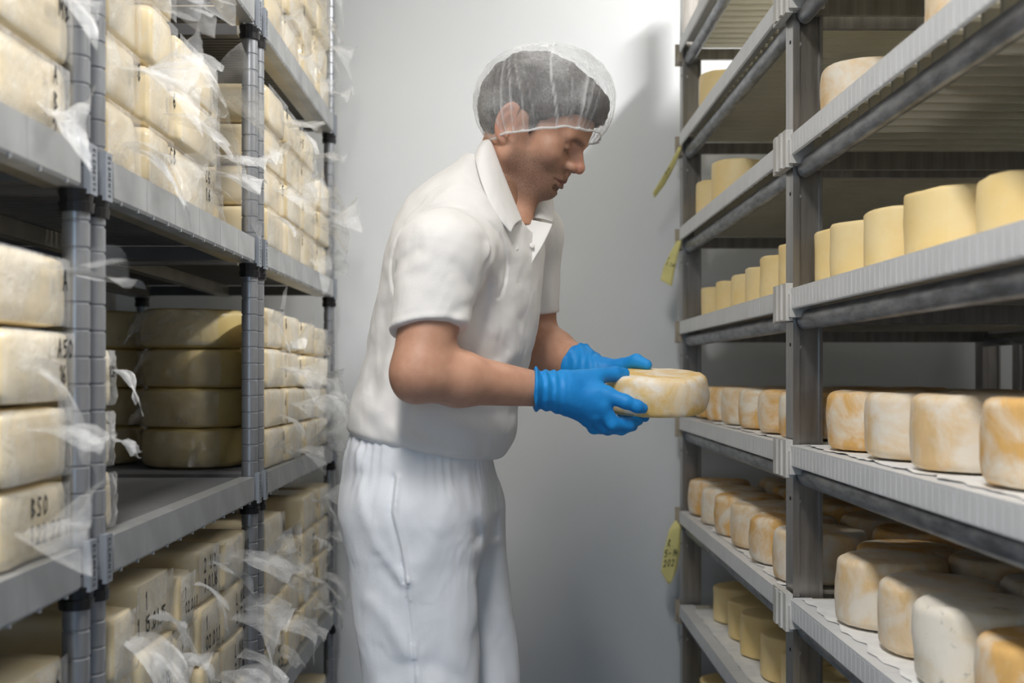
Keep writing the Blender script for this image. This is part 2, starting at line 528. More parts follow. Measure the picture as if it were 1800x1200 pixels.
# middle rack
stack(1.485, 1.640, LLEV[3], 4, HB, 'middle', LV[3], 3, marks=[None, ['8'], None, None], tails=[.085, .095, .09, .10])
stack(1.650, 1.790, LLEV[3], 4, HB, 'middle', LV[3], 2, marks=[['CB'], ['6'], None, ['1', '1.16']], tails=[.07, .085, .08, .08])
stack(1.800, 2.050, LLEV[3], 3, HB, 'middle', LV[3], 1, marks=[['CG', '1.6'], ['L'], None], tails=[.07, .06, .075])
stack(2.095, 2.300, LLEV[3], 3, HB-.003, 'middle', LV[3], 0, x=LX-.06, marks=[None], tails=[.02, .09, .03], d=.22)
dat = [['1', '15.01.15'], ['1', '02.01.1'], ['2 1/2', '9.01.16'], ['L NK', '2.17.6'], ['NK'], ['6']]
stack(1.485, 1.598, LLEV[1], 4, .0945, 'middle', LV[1], 4, marks=[['1'], ['1'], ['1'], ['1']], tails=[.05, .06, .05, .08])
stack(1.606, 1.800, LLEV[1], 4, .0995, 'middle', LV[1], 3, marks=[dat[0]], tails=[.05, .07, .04, .06])
stack(1.808, 1.918, LLEV[1], 4, .0940, 'middle', LV[1], 2, marks=[dat[1]], tails=[0, .06, .04, .07])
stack(1.926, 2.086, LLEV[1], 4, .0990, 'middle', LV[1], 1, marks=[dat[5], dat[0], dat[1], dat[2]], tails=[.07, .09, 0, .06])
stack(2.094, 2.300, LLEV[1], 4, .0975, 'middle', LV[1], 0, marks=[dat[5], dat[3], dat[3], dat[4]], tails=[.08, .10, .09, .1])
stack(1.500, 1.560, LLEV[2], 3, .082, 'middle', LV[2], 0, x=LX-.02, marks=[None, None, ['1.24']], tails=[0, .04, .05])
# near rack
stack(1.160, 1.368, LLEV[2], 4, .0875, 'wall-distant', LV[2], 0, marks=[['BSO', '1.22.22'], None, ['A50', '16'], ['A']], tails=[.07, .065, .07, .075])
stack(1.160, 1.368, LLEV[3], 4, .0885, 'wall-distant', LV[3], 0, marks=[['A', 'B', '2.7'], ['MB'], ['16'], None], tails=[.05, .05, .06, .04])
stack(1.160, 1.368, LLEV[1], 4, .0920, 'wall-distant', LV[1], 0, marks=[['6'], ['16'], ['8'], ['6', '16']], tails=[.07, .06, .05, .06])

# bagged wheels deep on the waist-high shelf
def wheel_mesh(R, H, seed, mat, bulge=.05, n=30, rad=.012, bump=.002, name='cheese_round'):
    prof = []
    for k in range(5):
        a = math.pi/2*k/4
        prof.append((R-rad+rad*math.sin(a), rad-rad*math.cos(a)))
    for k in range(1, 5):
        t = k/5; prof.append((R*(1+bulge*math.sin(math.pi*t)*.5), rad+(H-2*rad)*t))
    for k in range(5):
        a = math.pi/2*k/4
        prof.append((R-rad+rad*math.cos(a), H-rad+rad*math.sin(a)))
    prof = [(R*.5, 0)] + prof + [(R*.5, H)]
    mb = MB().lathe(prof, n)
    out = []
    for v in mb.v:
        q = Vector(v); e = jit(q+Vector((seed*2.3, seed, 0)), 16, bump) + jit(q+Vector((seed, 0, 4)), 45, bump*.5)
        if q.z < .001: e.z = 0
        out.append(tuple(q+e))
    mb.v = out
    return mb.mesh(name, mat, True)

def wheel_bag(R, H, seed, a0, a1, tail=.07):
    r = random.Random(seed); mb = MB(); nu, nv = 18, 4
    jt = [[r.uniform(.004, .012) for i in range(nu+1)] for j in range(nv+1)]
    def sh(u, v):
        a = a0+(a1-a0)*u; q = R*1.02+jt[round(v*nv)][round(u*nu)]
        return Vector((q*math.cos(a), q*math.sin(a), .006+(H-.012)*v))
    mb.grid(sh, nu, nv)
    if tail:
        aa = r.uniform(-2.3, -1.3); ph = r.uniform(0, 6); z0 = H*r.uniform(.3, .9)
        dr = Vector((math.cos(aa), math.sin(aa), 0)); sd = Vector((-dr.y, dr.x, 0))
        jj = [[r.uniform(-1, 1) for i in range(8)] for j in range(6)]
        def tl(u, v):
            q = jj[round(v*5)][round(u*7)]
            wd = .04+.05*v
            return dr*(R*1.03+.004+tail*v*.75) + sd*((u-.5)*wd*.6) + Vector((0, 0, min(max(z0+(u-.5)*wd*.8+.008*math.sin(u*11+ph)*v-.03*v*v+q*.005*v, .008), H-.006)))
        mb.grid(tl, 7, 5)
    return mb.mesh('plastic_bag', M['film2'])
for k in range(4):
    o = link('cheese_round', wheel_mesh(.118, .0885, 40+k, M['bwheel'], .04, 32, .018), None, None, (-.712-.004*(k % 2), 2.612+.004*(k % 3), LLEV[2]+.0003+k*.0888))
    tag(o, 'yellow bagged cheese wheel, %s in the shaded stack behind the paired posts' % ORD[3-k], 'cheese', 'bagged wheels on the waist-high shelf')
    link('plastic_bag', wheel_bag(.118, .0885, k+3, -3.3, -.9, .06), None, o)
for k in range(4):
    o = link('cheese_round', wheel_mesh(.118, .0885, 50+k, M['bwheel'], .04, 32, .018), None, None, (-.975+.003*k, 2.70, LLEV[2]+.0003+k*.0888))
    tag(o, 'yellow bagged cheese wheel, %s in the innermost dim stack' % ORD[3-k], 'cheese', 'bagged wheels on the waist-high shelf')
    link('plastic_bag', wheel_bag(.118, .0885, k+13, -2.8, -.2, .04), None, o)

# ------------------------------------------------------------------ square-post rack
RX = .513
RLEV = {0: .185, 1: .463, 2: .741, 3: 1.019, 4: 1.302, 5: 1.579, 6: 1.858, 7: 2.136}
RDEP = .95
off = Vector((RX+.45, 2.0, 0))
rack = empty('shelving_rack', off, 'steel square-post rack with pale plastic shelves of loose cheese wheels', 'rack')
def radd(name, me, loc, parent=rack):
    o = link(name, me, None, parent); o.location = Vector(loc) - (off if parent is rack else Vector((0, 0, 0)))
    return o
posts = [(.72, .774), (2.075, 2.128), (3.375, 3.43)]
pb = MB(); pb.extrude_y([(0, 0), (.012, 0), (.012, 2.3), (0, 2.3)], 0, .053)
pb.box(.012, .050, .012, .053, 0, 2.3); pb.box(.050, .056, .006, .053, 0, 2.3)
pmesh = pb.mesh('post', M['bpost'])
for a, b in posts:
    for x in (RX+.010, RX+RDEP-.05):
        radd('post', pmesh, (x, a, 0))
# extra free post right behind the rack's rear corner
PW = .236
plate = MB()
plate.extrude_y([(0, -.036), (.004, -.038), (.006, -.006), (.042, -.006), (.042, 0), (0, 0)], .0008, PW-.0008)
backm = MB().box(RDEP-.042, RDEP, .0008, PW-.0008, -.036, 0).mesh('back_edge', M['panel'])
for k in range(12):
    plate.box(-.0003, .001, .008+k*.0195, .008+k*.0195+.012, -.034, -.004)
plate_m = plate.mesh('shelf_plate', M['panel'])
def slat_prof(mb, y):
    mb.box(.04, RDEP-.04, y-.0035, y+.0035, -.030, -.0065)
    mb.box(.04, RDEP-.04, y-.0195, y+.0195, -.0065, -.0005)
sm = MB(); slat_prof(sm, 0); slat_m = sm.mesh('slat', M['cream'])
sj = MB()
for k in range(5): slat_prof(sj, PW*(k+.5)/5)
slatj_m = sj.mesh('slats', M['cream'])
rr = .016
tube = [(RX+.030+rr*math.cos(a)*.9, rr*math.sin(a)*1.15) for a in [2*math.pi*k/14 for k in range(14)]]
RBAYS = [(.78, 2.070), (2.133, 3.372)]
def bracket_mesh():
    b = MB()
    b.box(-.004, .060, -.030, .083, -.052, -.010)
    b.box(-.009, .004, -.022, .075, -.058, .010)
    b.box(-.013, -.009, .000, .016, -.056, .008)
    b.box(-.013, -.009, .034, .050, -.056, .008)
    return b.mesh('bracket', M['bracket'])
brm = bracket_mesh()
endm = MB().box(-.004, .05, .0, .004, -.062, .004).box(.0, .055, -.05, .0, -.06, -.036).mesh('end_cap', M['tan'])
holem = MB().lathe([(.0035, 0), (.0035, .0012)], 10).mesh('hole', M['hole'])
screwm = MB().lathe([(.0042, 0), (.0042, .001), (.002, .002)], 10).mesh('screw', M['screw'])
cross_m = MB().box(.02, RDEP-.02, 0, .012, -.062, -.0302).mesh('cross_beam', M['bpost'])
for lv, z in RLEV.items():
    for (a, b) in RBAYS:
        nP = round((b-a)/PW); w = (b-a)/nP
        for i in range(nP):
            p = radd('shelf_plate', plate_m, (RX, a+i*w, z)); p.scale.y = w/PW
            radd('back_edge', backm, (0, 0, 0), p)
            if lv >= 4 or (lv == 3):
                for k in range(5): radd('slat', slat_m, (0, PW*(k+.5)/5, 0), p) if lv >= 4 else None
            if lv < 4:
                s = radd('slats', slatj_m, (0, 0, 0), p); s['kind'] = 'stuff'
        rt = MB().extrude_y(tube, a+.002, b-.002).mesh('shelf_rail', M['rail'], True)
        rt.set_sharp_from_angle(angle=math.radians(50))
        radd('shelf_rail', rt, (0, 0, z-.056))
        radd('shelf_rail', rt, (RDEP-.07, 0, z-.056))
        radd('cross_beam', cross_m, (RX, b-.016, z))
        radd('cross_beam', cross_m, (RX, a+.004, z))
    for k, (a, b) in enumerate(posts):
        if k < 2: radd('bracket', brm, (RX, a, z-.0))
        else: radd('end_cap', endm, (RX, b+.001, z))
        h = radd('hole', holem, (RX+.0102, a+.020, z-.10)); h.rotation_euler = (0, -math.pi/2, 0)
        h = radd('screw', screwm, (RX+.024, a+.0118, z-.105)); h.rotation_euler = (math.pi/2, 0, 0)

# the neighbouring rack's rear post, seen through the dim gap
o = link('support_post', MB().box(0, .045, 0, .05, 0, 2.3).box(.01, .035, -.006, 0, 0, 2.3).mesh('support_post', M['bpost']), None, None, (RX+RDEP+.06, 3.375, 0))
tag(o, 'free metal post standing just behind the square-post rack corner', 'post')

# ------------------------------------------------------------------ loose wheels
HV = {0: 'floor-level', 1: 'knee-high', 2: 'thigh-high', 3: 'hand-high', 4: 'chest-high', 5: 'face-high', 6: 'above-head'}
WC = {}
def wheel(lv, Y, x, R, H, mat, label, seed, group=None):
    key = (round(R, 3), round(H, 3), mat, seed % 5)
    me = WC.get(key)
    if me is None:
        me = wheel_mesh(R, H, seed, M[mat], .05 if mat != 'yellow' else .02, 32, min(.014, H*.2) if mat != 'yellow' else .007, .0028); WC[key] = me
    o = link('cheese_round', me, None, None, (x, Y, RLEV[lv]+.0045))
    o.rotation_euler.z = seed*1.3
    return tag(o, label, 'cheese', group or 'loose cheese wheels on the square-post rack')
def row(lv, items, bay, mat, x0=None, desc=''):
    """items: (pixel left, pixel right, pixel top) of each wheel's aisle side; depth from the aisle line"""
    pass
CNT = [0]
def along(lv, bay, Ys, R, H, mats, dx=.03, desc='cheese wheel', rows=1, gap=None):
    n = len(Ys)
    for rw in range(rows):
        for i, Y in enumerate(Ys):
            CNT[0] += 1; r = random.Random(CNT[0]*7+lv)
            mat = mats[(i+rw) % len(mats)]
            RR = R[i % len(R)] if isinstance(R, (list, tuple)) else R
            HH = H[i % len(H)] if isinstance(H, (list, tuple)) else H
            DX = dx[i] if isinstance(dx, (list, tuple)) else dx
            x = RX + DX + RR + rw*(2*max(R if isinstance(R, (list, tuple)) else [R])+.012) + r.uniform(0, .006)
            col = {'yellow': 'smooth yellow', 'rind_orange': 'orange-rinded', 'rind_pale': 'pale-rinded', 'rind_blue': 'mould-spotted pale'}[mat]
            where = '%s from wall' % NTH[i] if i < 6 else 'last from wall'
            lab = '%s cheese wheel, %s, %s, %s shelf, %s bay' % (col, where, ['front row', 'second row', 'third row'][rw], HV[lv], bay)
            wheel(lv, Y, x, RR, HH, mat, lab, CNT[0])
# wall bay
along(6, 'wall', [3.10], .062, .10, ['yellow'], .012)
along(5, 'wall', [3.17, 2.93], [.060, .066], [.098, .108], ['yellow'], .012)
along(4, 'wall', [3.20, 2.98, 2.80, 2.62, 2.46, 2.28], [.056, .056, .056, .05, .055, .06], [.083, .083, .082, .085, .095, .10], ['yellow'], .035)
along(3, 'wall', [3.24, 3.05, 2.82, 2.62, 2.42, 2.23], [.082, .085, .088, .088, .088, .085], [.088, .088, .09, .088, .09, .088], ['rind_orange', 'rind_orange', 'rind_pale', 'rind_orange'], .022, rows=3)
along(2, 'wall', [3.26, 3.06, 2.86, 2.66, 2.45, 2.24], [.088, .086, .086, .09, .092, .09], [.098, .096, .098, .100, .098, .098], ['rind_orange', 'rind_pale', 'rind_orange', 'rind_pale'], .010, rows=3)
along(1, 'wall', [3.14, 2.94, 2.76, 2.55, 2.36, 2.2], [.068, .068, .07, .07, .07, .068], [.095, .095, .10, .098, .10, .1], ['yellow'], .055, rows=3)
along(0, 'wall', [3.2, 2.98, 2.78, 2.58, 2.36], .07, .10, ['yellow'], .03)
# open bay
along(5, 'open', [1.955, 1.47], [.078, .08], [.092, .095], ['rind_pale'], .030)
along(4, 'open', [2.01, 1.885, 1.735, 1.57, 1.40, 1.20], [.050, .064, .064, .080, .084, .09], [.094, .090, .090, .092, .084, .085], ['yellow'], [.030, .022, .034, .040, .068, .05])
along(3, 'open', [1.895, 1.70, 1.50, 1.27, 1.04], [.088, .090, .092, .092, .09], [.096, .096, .098, .099, .098], ['rind_orange', 'rind_pale', 'rind_pale', 'rind_orange'], .022, rows=3)
along(2, 'open', [1.84, 1.66, 1.48, 1.30], [.086, .086, .086, .086], [.108, .102, .106, .1], ['rind_pale', 'rind_pale', 'rind_blue', 'rind_orange'], [.020, .030, .022, .03], rows=3)
wheel(2, 2.025, RX+.20, .086, .098, 'rind_orange', 'dim orange-rinded cheese wheel tucked behind the square post, thigh-high shelf', 301)
along(1, 'open', [1.93, 1.72, 1.52, 1.32], .075, .1, ['yellow'], .03, rows=2)

# white netting liners under the wheels
def liner(lv, a, b, label, x0=.012, wdt=.60, seed=1, lip=.0):
    r = random.Random(seed); mb = MB(); nu, nv = 16, int((b-a)/.016)
    def fn(u, v):
        y = a+(b-a)*v
        rag = noise.noise(Vector((y*22, seed, 0)))*.014 + noise.noise(Vector((y*120, seed, 3)))*.005
        x = x0 + rag*(1-u)**4 + wdt*u**1.6
        e = max(0, 1-u*7)
        z = .0012 + e*abs(noise.noise(Vector((y*55, seed*3, 1))))*.0035 + e*e*abs(noise.noise(Vector((y*150, u*9, 1))))*.002
        return Vector((x, y, z))
    mb.grid(fn, nu, nv)
    o = link('shelf_liner', mb.mesh('shelf_liner', M['liner'], True), None, None, (RX, 0, RLEV[lv]))
    tag(o, label, 'liner', 'white shelf liners')
for lv in (1, 2, 3, 4):
    liner(lv, 2.16, (3.30, 3.2, 3.1, 3.3)[lv-1], 'crumpled white netting liner on the %s shelf of the wall bay' % HV[lv], .02 if lv != 1 else .03, seed=lv)
    liner(lv, .86, 2.05, 'crumpled white netting liner on the %s shelf of the open bay' % HV[lv], .02, seed=lv+10)

# ------------------------------------------------------------------ paper tags
def paper_tag(P, lines, label, seed):
    """P: list of (left point, right point) pairs from top to bottom"""
    r = random.Random(seed)
    base = (P[0][0]+P[0][1])/2
    n = len(P)-1
    def fn(u, v):
        t = v*n; i = min(int(t), n-1); f = t-i
        a = P[i][0].lerp(P[i+1][0], f); b = P[i][1].lerp(P[i+1][1], f)
        return a.lerp(b, u)
    mb = MB().grid(lambda u, v: fn(u, v)-base, 4, 16)
    o = link('paper_tag', mb.mesh('paper_tag', M['tagpaper'], True), None, None, base)
    finish(o, solid=.0006)
    tag(o, label, 'tag', 'yellow paper tags on the rack end')
    H = (P[-1][0]-P[0][0]).length; W = max((p[1]-p[0]).length for p in P)
    sz = min(W*.30, H*.13)
    def wf(u, v):
        q = fn(min(max((u+W*.12)/W, 0), 1), min(max(.45 - v/H, 0), 1))
        return q - base + Vector((0, -.0009, 0))
    link('writing', writing(lines, sz, sz*.14, wf, r).mesh('writing', M['ink']), None, o)
YT = 3.36
paper_tag([(px(1193, 258, YT), px(1199, 256, YT)), (px(1178, 287, YT-.02), px(1187, 290, YT-.01)), (px(1160, 318, YT-.03), px(1169, 324, YT-.01)), (px(1147, 339, YT-.03), px(1151, 347, YT-.02))],
          ['1.6', '02'], 'narrow yellow paper tag twisted sideways under the above-head shelf end', 3)
paper_tag([(px(1189, 424, YT), px(1199, 421, YT)), (px(1175, 450, YT-.01), px(1191, 452, YT-.01)), (px(1166, 470, YT-.02), px(1186, 476, YT-.02)), (px(1161, 492, YT-.03), px(1181, 503, YT-.03))],
          ['P', '5.1.60'], 'short yellow paper tag curling below the face-high shelf end', 4)
paper_tag([(px(1186, 915, YT), px(1190, 915, YT)), (px(1176, 931, YT-.01), px(1197, 927, YT-.01)), (px(1167, 968, YT-.02), px(1196, 966, YT-.01)), (px(1162, 1004, YT-.02), px(1190, 1000, YT-.01)), (px(1174, 1026, YT-.02), px(1180, 1024, YT-.02))],
          ['R', '5-14', '202'], 'broad yellow paper tag reading 202 below the thigh-high shelf end', 5)
# ------------------------------------------------------------------ sculpting by distance fields
F32 = np.float32
def surf_net(fn, lo, hi, h):
    lo = np.array(lo, float); hi = np.array(hi, float)
    C = 4
    n = (np.ceil((hi-lo)/h/C).astype(int))*C + 1
    ax = [lo[i]+np.arange(n[i])*h for i in range(3)]
    cx = [a[::C] for a in ax]
    G = np.stack(np.meshgrid(*cx, indexing='ij'), -1).reshape(-1, 3)
    D = fn(G).reshape([len(a) for a in cx])
    near = np.abs(D) < C*h*2.2
    m = near.copy()                      # cells (coarse) touching a near point
    cell = np.zeros([s-1 for s in D.shape], bool)
    for dx in (0, 1):
        for dy in (0, 1):
            for dz in (0, 1):
                cell |= near[dx:D.shape[0]-1+dx, dy:D.shape[1]-1+dy, dz:D.shape[2]-1+dz]
    fine_cell = np.repeat(np.repeat(np.repeat(cell, C, 0), C, 1), C, 2)
    pt = np.zeros(n, bool)
    for dx in (0, 1):
        for dy in (0, 1):
            for dz in (0, 1):
                pt[dx:n[0]-1+dx, dy:n[1]-1+dy, dz:n[2]-1+dz] |= fine_cell
    far = np.repeat(np.repeat(np.repeat(np.sign(D), C, 0), C, 1), C, 2)[:n[0], :n[1], :n[2]]*1.0
    ii = np.argwhere(pt)
    P = lo + ii*h
    V = np.empty(len(P))
    for s in range(0, len(P), 400000):
        V[s:s+400000] = fn(P[s:s+400000])
    far[pt] = V
    S = far
    neg = S < 0
    # active cells
    acc = np.zeros([k-1 for k in n], np.int8)
    for dx in (0, 1):
        for dy in (0, 1):
            for dz in (0, 1):
                acc += neg[dx:n[0]-1+dx, dy:n[1]-1+dy, dz:n[2]-1+dz]
    act = (acc > 0) & (acc < 8)
    ci = np.argwhere(act)
    vid = -np.ones(act.shape, np.int64); vid[act] = np.arange(len(ci))
    sm = np.zeros((len(ci), 3)); cn = np.zeros(len(ci))
    corners = [(a, b, c) for a in (0, 1) for b in (0, 1) for c in (0, 1)]
    for a in corners:
        for k in range(3):
            if a[k] == 0:
                b = list(a); b[k] = 1
                sa = S[ci[:, 0]+a[0], ci[:, 1]+a[1], ci[:, 2]+a[2]]; sb = S[ci[:, 0]+b[0], ci[:, 1]+b[1], ci[:, 2]+b[2]]
                cr = (sa < 0) != (sb < 0)
                t = np.where(cr, sa/np.where(cr, sa-sb, 1), 0)
                p = np.tile(np.array(a, float), (len(ci), 1)); p[:, k] += t
                sm[cr] += p[cr]; cn[cr] += 1
    verts = lo + (ci + sm/cn[:, None])*h
    quads = []
    for k in range(3):
        sl0 = [slice(None)]*3; sl1 = [slice(None)]*3
        sl0[k] = slice(0, n[k]-1); sl1[k] = slice(1, n[k])
        ch = neg[tuple(sl0)] != neg[tuple(sl1)]
        e = np.argwhere(ch)
        o1, o2 = (k+1) % 3, (k+2) % 3
        ok = (e[:, o1] > 0) & (e[:, o2] > 0) & (e[:, o1] < n[o1]-1) & (e[:, o2] < n[o2]-1)
        e = e[ok]
        def idx(d1, d2):
            q = e.copy(); q[:, o1] -= d1; q[:, o2] -= d2
            return vid[q[:, 0], q[:, 1], q[:, 2]]
        q = np.stack([idx(1, 1), idx(0, 1), idx(0, 0), idx(1, 0)], 1)
        flip = ~neg[e[:, 0], e[:, 1], e[:, 2]]
        q[flip] = q[flip][:, ::-1]
        quads.append(q)
    return verts, np.concatenate(quads)

def np_mesh(name, verts, quads, mat, attrs=None):
    me = bpy.data.meshes.new(name)
    nq = len(quads)
    me.vertices.add(len(verts)); me.vertices.foreach_set('co', np.asarray(verts, F32).ravel())
    me.loops.add(nq*4); me.loops.foreach_set('vertex_index', quads.astype(np.int32).ravel())
    me.polygons.add(nq); me.polygons.foreach_set('loop_start', np.arange(nq, dtype=np.int32)*4)
    me.update(calc_edges=True); me.validate()
    me.shade_smooth()
    if attrs:
        for k, v in attrs.items():
            a = me.attributes.new(k, 'FLOAT', 'POINT'); a.data.foreach_set('value', np.asarray(v, F32))
    me.materials.append(mat)
    return me

def smin(a, b, k):
    h = np.clip(.5+.5*(b-a)/k, 0, 1)
    return b+(a-b)*h-k*h*(1-h)
def smax(a, b, k): return -smin(-a, -b, k)
def rc(P, a, b, ra, rb, flat=None):
    a = np.asarray(a, float); b = np.asarray(b, float)
    ba = b-a; t = np.clip(((P-a)@ba)/(ba@ba), 0, 1)
    return np.linalg.norm(P-a-t[:, None]*ba, axis=1)-(ra+(rb-ra)*t)
def chain(P, pts, rs, k=.006):
    d = None
    for i in range(len(pts)-1):
        e = rc(P, pts[i], pts[i+1], rs[i], rs[i+1])
        d = e if d is None else smin(d, e, k)
    return d
def ell(P, c, r, R=None):
    q = P-np.asarray(c, float)
    if R is not None: q = q@R
    r = np.asarray(r, float)
    k0 = np.linalg.norm(q/r, axis=1); k1 = np.linalg.norm(q/(r*r), axis=1)
    return k0*(k0-1)/np.maximum(k1, 1e-6)
def sph(P, c, r): return np.linalg.norm(P-np.asarray(c, float), axis=1)-r
def wob(P, s, seed=0):
    x, y, z = P[:, 0]*s+seed, P[:, 1]*s+seed*1.7, P[:, 2]*s-seed*.6
    return (np.sin(x+1.7*np.sin(y*.8+z*.5))+np.sin(1.3*z+1.5*np.sin(x*.9-y*.6))+np.sin(1.1*y+1.3*np.sin(z*1.1+x*.4)))/3
def W3(x, y, Y): return np.array(px(x, y, Y))
def ridge(P, pts, w, amp):
    """a soft fold along a line given in the X-Z plane: positive raises, negative sinks"""
    q = P[:, [0, 2]]; d = None
    for a, b in zip(pts, pts[1:]):
        a = np.array(a); b = np.array(b); ba = b-a
        t = np.clip(((q-a)@ba)/(ba@ba), 0, 1)
        e = np.linalg.norm(q-a-t[:, None]*ba, axis=1)
        d = e if d is None else np.minimum(d, e)
    return amp*np.exp(-(d/w)**2)
def fold(pts, Y):
    return [((x-VX)*Y/FPX, CAMH+(VY-y)*Y/FPX) for x, y in pts]

# ---- head frame
YM = 2.0
hp, hy = math.radians(28), math.radians(14)
HF = np.array([math.cos(hp)*math.cos(hy), -math.cos(hp)*math.sin(hy), -math.sin(hp)])
HU = np.array([math.sin(hp)*math.cos(hy), -math.sin(hp)*math.sin(hy), math.cos(hp)])
HS = np.array([-math.sin(hy), -math.cos(hy), 0])
HO = np.array([.030, YM, CAMH+.414])
HR = np.stack([HF, HU, HS], 1)            # world -> local: (P-HO)@HR
def hw(f, u, s): return HO+HF*f+HU*u+HS*s

NECK0 = W3(874, 335, 2.0); NECK1 = hw(-.012, -.035, 0)
def skull_sdf(q):
    d = ell(q, (.000, .050, 0), (.100, .083, .076))
    d = smin(d, ell(q, (.045, .055, 0), (.058, .058, .064)), .02)
    return d
def head_sdf(P):
    q = (P-HO)@HR
    qa = q.copy(); qa[:, 2] = np.abs(qa[:, 2])
    d = skull_sdf(q)
    d = smin(d, ell(q, (.042, -.012, 0), (.054, .062, .060)), .02)
    d = smin(d, rc(qa, (.006, -.036, .050), (.070, -.058, .018), .020, .019), .022)
    d = smin(d, rc(qa, (.004, -.005, .060), (.006, -.042, .052), .014, .018), .02)
    d = smin(d, ell(q, (.082, -.064, 0), (.0165, .0165, .020)), .014)
    d = smin(d, sph(qa, (.066, -.004, .044), .021), .02)                      # cheekbone
    d = smin(d, ell(q, (.083, -.042, 0), (.020, .026, .027)), .012)            # mouth mound
    d = smin(d, rc(qa, (.0965, .034, .006), (.085, .034, .042), .0115, .0105), .010)   # brow ridge
    d = smax(d, -sph(qa, (.1015, .016, .030), .0150), .011)                     # socket
    d = smin(d, sph(qa, (.0795, .0155, .031), .0135), .003)                     # lid over the eyeball
    d = smax(d, -rc(qa, (.094, .0105, .022), (.089, .0095, .041), .0012, .0012), .002)   # lid slit
    d = smin(d, rc(q, (.0965, .024, 0), (.1155, -.003, 0), .0080, .0085), .008)  # nose bridge
    d = smin(d, sph(q, (.1165, -.0070, 0), .0088), .005)
    d = smin(d, ell(q, (.096, .003, 0), (.016, .022, .0115)), .006)
    d = smin(d, ell(qa, (.1030, -.0095, .0110), (.0120, .0085, .0080)), .005)   # wings
    d = smax(d, -sph(qa, (.1085, -.0195, .0075), .0042), .003)                  # nostril
    d = smax(d, -rc(qa, (.1005, -.006, .0235), (.093, -.030, .032), .0022, .002), .006)  # cheek fold
    d = smin(d, rc(q, (.103, -.021, 0), (.1005, -.030, 0), .004, .005), .006)
    d = smin(d, chain(qa, [np.array((.1005, -.0355, 0)), np.array((.0975, -.0375, .012)), np.array((.0885, -.0405, .025))], [.0058, .0052, .003]), .004)
    d = smin(d, chain(qa, [np.array((.0985, -.0470, 0)), np.array((.0960, -.0465, .012)), np.array((.0880, -.0425, .025))], [.0062, .0055, .003]), .004)
    d = smax(d, -chain(qa, [np.array((.1060, -.0412, 0)), np.array((.1025, -.0415, .012)), np.array((.0915, -.0418, .027))], [.0016, .0016, .0012]), .003)
    d = smax(d, -rc(qa, (.0995, -.0545, 0), (.094, -.0535, .016), .0035, .003), .008)     # under the lip
    # ear
    ea = math.radians(12)
    eq = qa-np.array((-.012, .004, .0725))
    ex = eq[:, 0]*math.cos(ea)+eq[:, 1]*math.sin(ea)*.3; ey = eq[:, 1]; ez = eq[:, 2]-(-eq[:, 0])*.28
    e2 = np.stack([ex, ey, ez], 1)
    ear = ell(e2, (0, 0, .004), (.0185, .0315, .0065))
    rim = np.sqrt((np.sqrt((ex/.0155)**2+((ey-.002)/.028)**2)-1)**2*.018**2+(ez-.0075)**2)-.0042
    ear = smin(ear, np.where(ex > .010, 1, rim), .004)
    ear = smax(ear, -ell(e2, (.003, -.002, .0115), (.0085, .0155, .007)), .004)
    ear = smin(ear, ell(e2, (.006, -.027, .006), (.0075, .0085, .0055)), .004)
    d = smin(d, ear, .004)
    # neck
    nk = rc(P, NECK0, NECK1, .053, .050)
    d = smin(d, nk, .025)
    d = smin(d, rc(P, W3(905, 420, 1.97), hw(.030, -.050, 0), .03, .022), .03)   # throat
    return d

# ---- limbs
SHN, ELN, WRN = np.array([-.100, 1.795, 1.335]), W3(736, 656, 1.745), W3(955, 685, 1.865)
SHF, ELF, WRF = np.array([.045, 2.185, 1.415]), W3(938, 607, 2.21), W3(1040, 651, 2.085)
def arm_n(P):
    d = rc(P, SHN, ELN, .058, .0415)
    mid = ELN+(WRN-ELN)*.30
    f = smin(rc(P, ELN, mid, .0395, .0415), rc(P, mid, WRN, .0415, .0275), .02)
    d = smin(d, f, .022)
    return smin(d, sph(P, ELN+np.array([-.010, 0, -.018]), .024), .015)
def arm_f(P):
    d = rc(P, SHF, ELF, .052, .044)
    mid = ELF+(WRF-ELF)*.30
    f = smin(rc(P, ELF, mid, .045, .045), rc(P, mid, WRF, .045, .029), .02)
    return smin(d, f, .022)

# ---- torso by level slices
TY = np.array([240, 262, 290, 320, 350, 400, 450, 500, 560, 620, 680, 715, 745, 775, 800, 830], float)
TL = np.array([866, 852, 802, 758, 728, 700, 684, 676, 665, 654, 634, 620, 618, 624, 634, 640], float)
TR = np.array([884, 882, 888, 898, 918, 950, 956, 952, 944, 931, 917, 909, 906, 900, 886, 860], float)
TB = np.array([.040, .045, .062, .092, .125, .160, .170, .168, .163, .160, .164, .170, .173, .172, .168, .16])
TZ = CAMH+(VY-TY)*YM/FPX
def smooth_interp(z, zs, vs):
    o = np.argsort(zs); zs, vs = zs[o], vs[o]
    zz = np.linspace(zs[0], zs[-1], 240); vv = np.interp(zz, zs, vs)
    k = np.hanning(21); k /= k.sum(); vp = np.pad(vv, 10, mode='edge'); vv = np.convolve(vp, k, 'valid')
    return np.interp(z, zz, vv)
def slices(P, zs, xl, xr, B, yc, yaw, grow=0, pw=2.3):
    z = P[:, 2]
    l = smooth_interp(z, zs, (xl-VX)*YM/FPX); r = smooth_interp(z, zs, (xr-VX)*YM/FPX); b = smooth_interp(z, zs, B)
    c = (l+r)/2; w = (r-l)/2
    s2, c2 = math.sin(yaw), math.cos(yaw)
    A = np.sqrt(np.maximum((w*w-(b*s2)**2)/c2**2, .0016))
    dx, dy = P[:, 0]-c, P[:, 1]-yc
    u = dx*c2-dy*s2; v = dx*s2+dy*c2
    A = A+grow; b = b+grow
    q = (np.abs(u/A)**pw+np.abs(v/b)**pw)**(1/pw)
    return (q-1)*np.minimum(A, b)*.92
TYAW = math.radians(22)
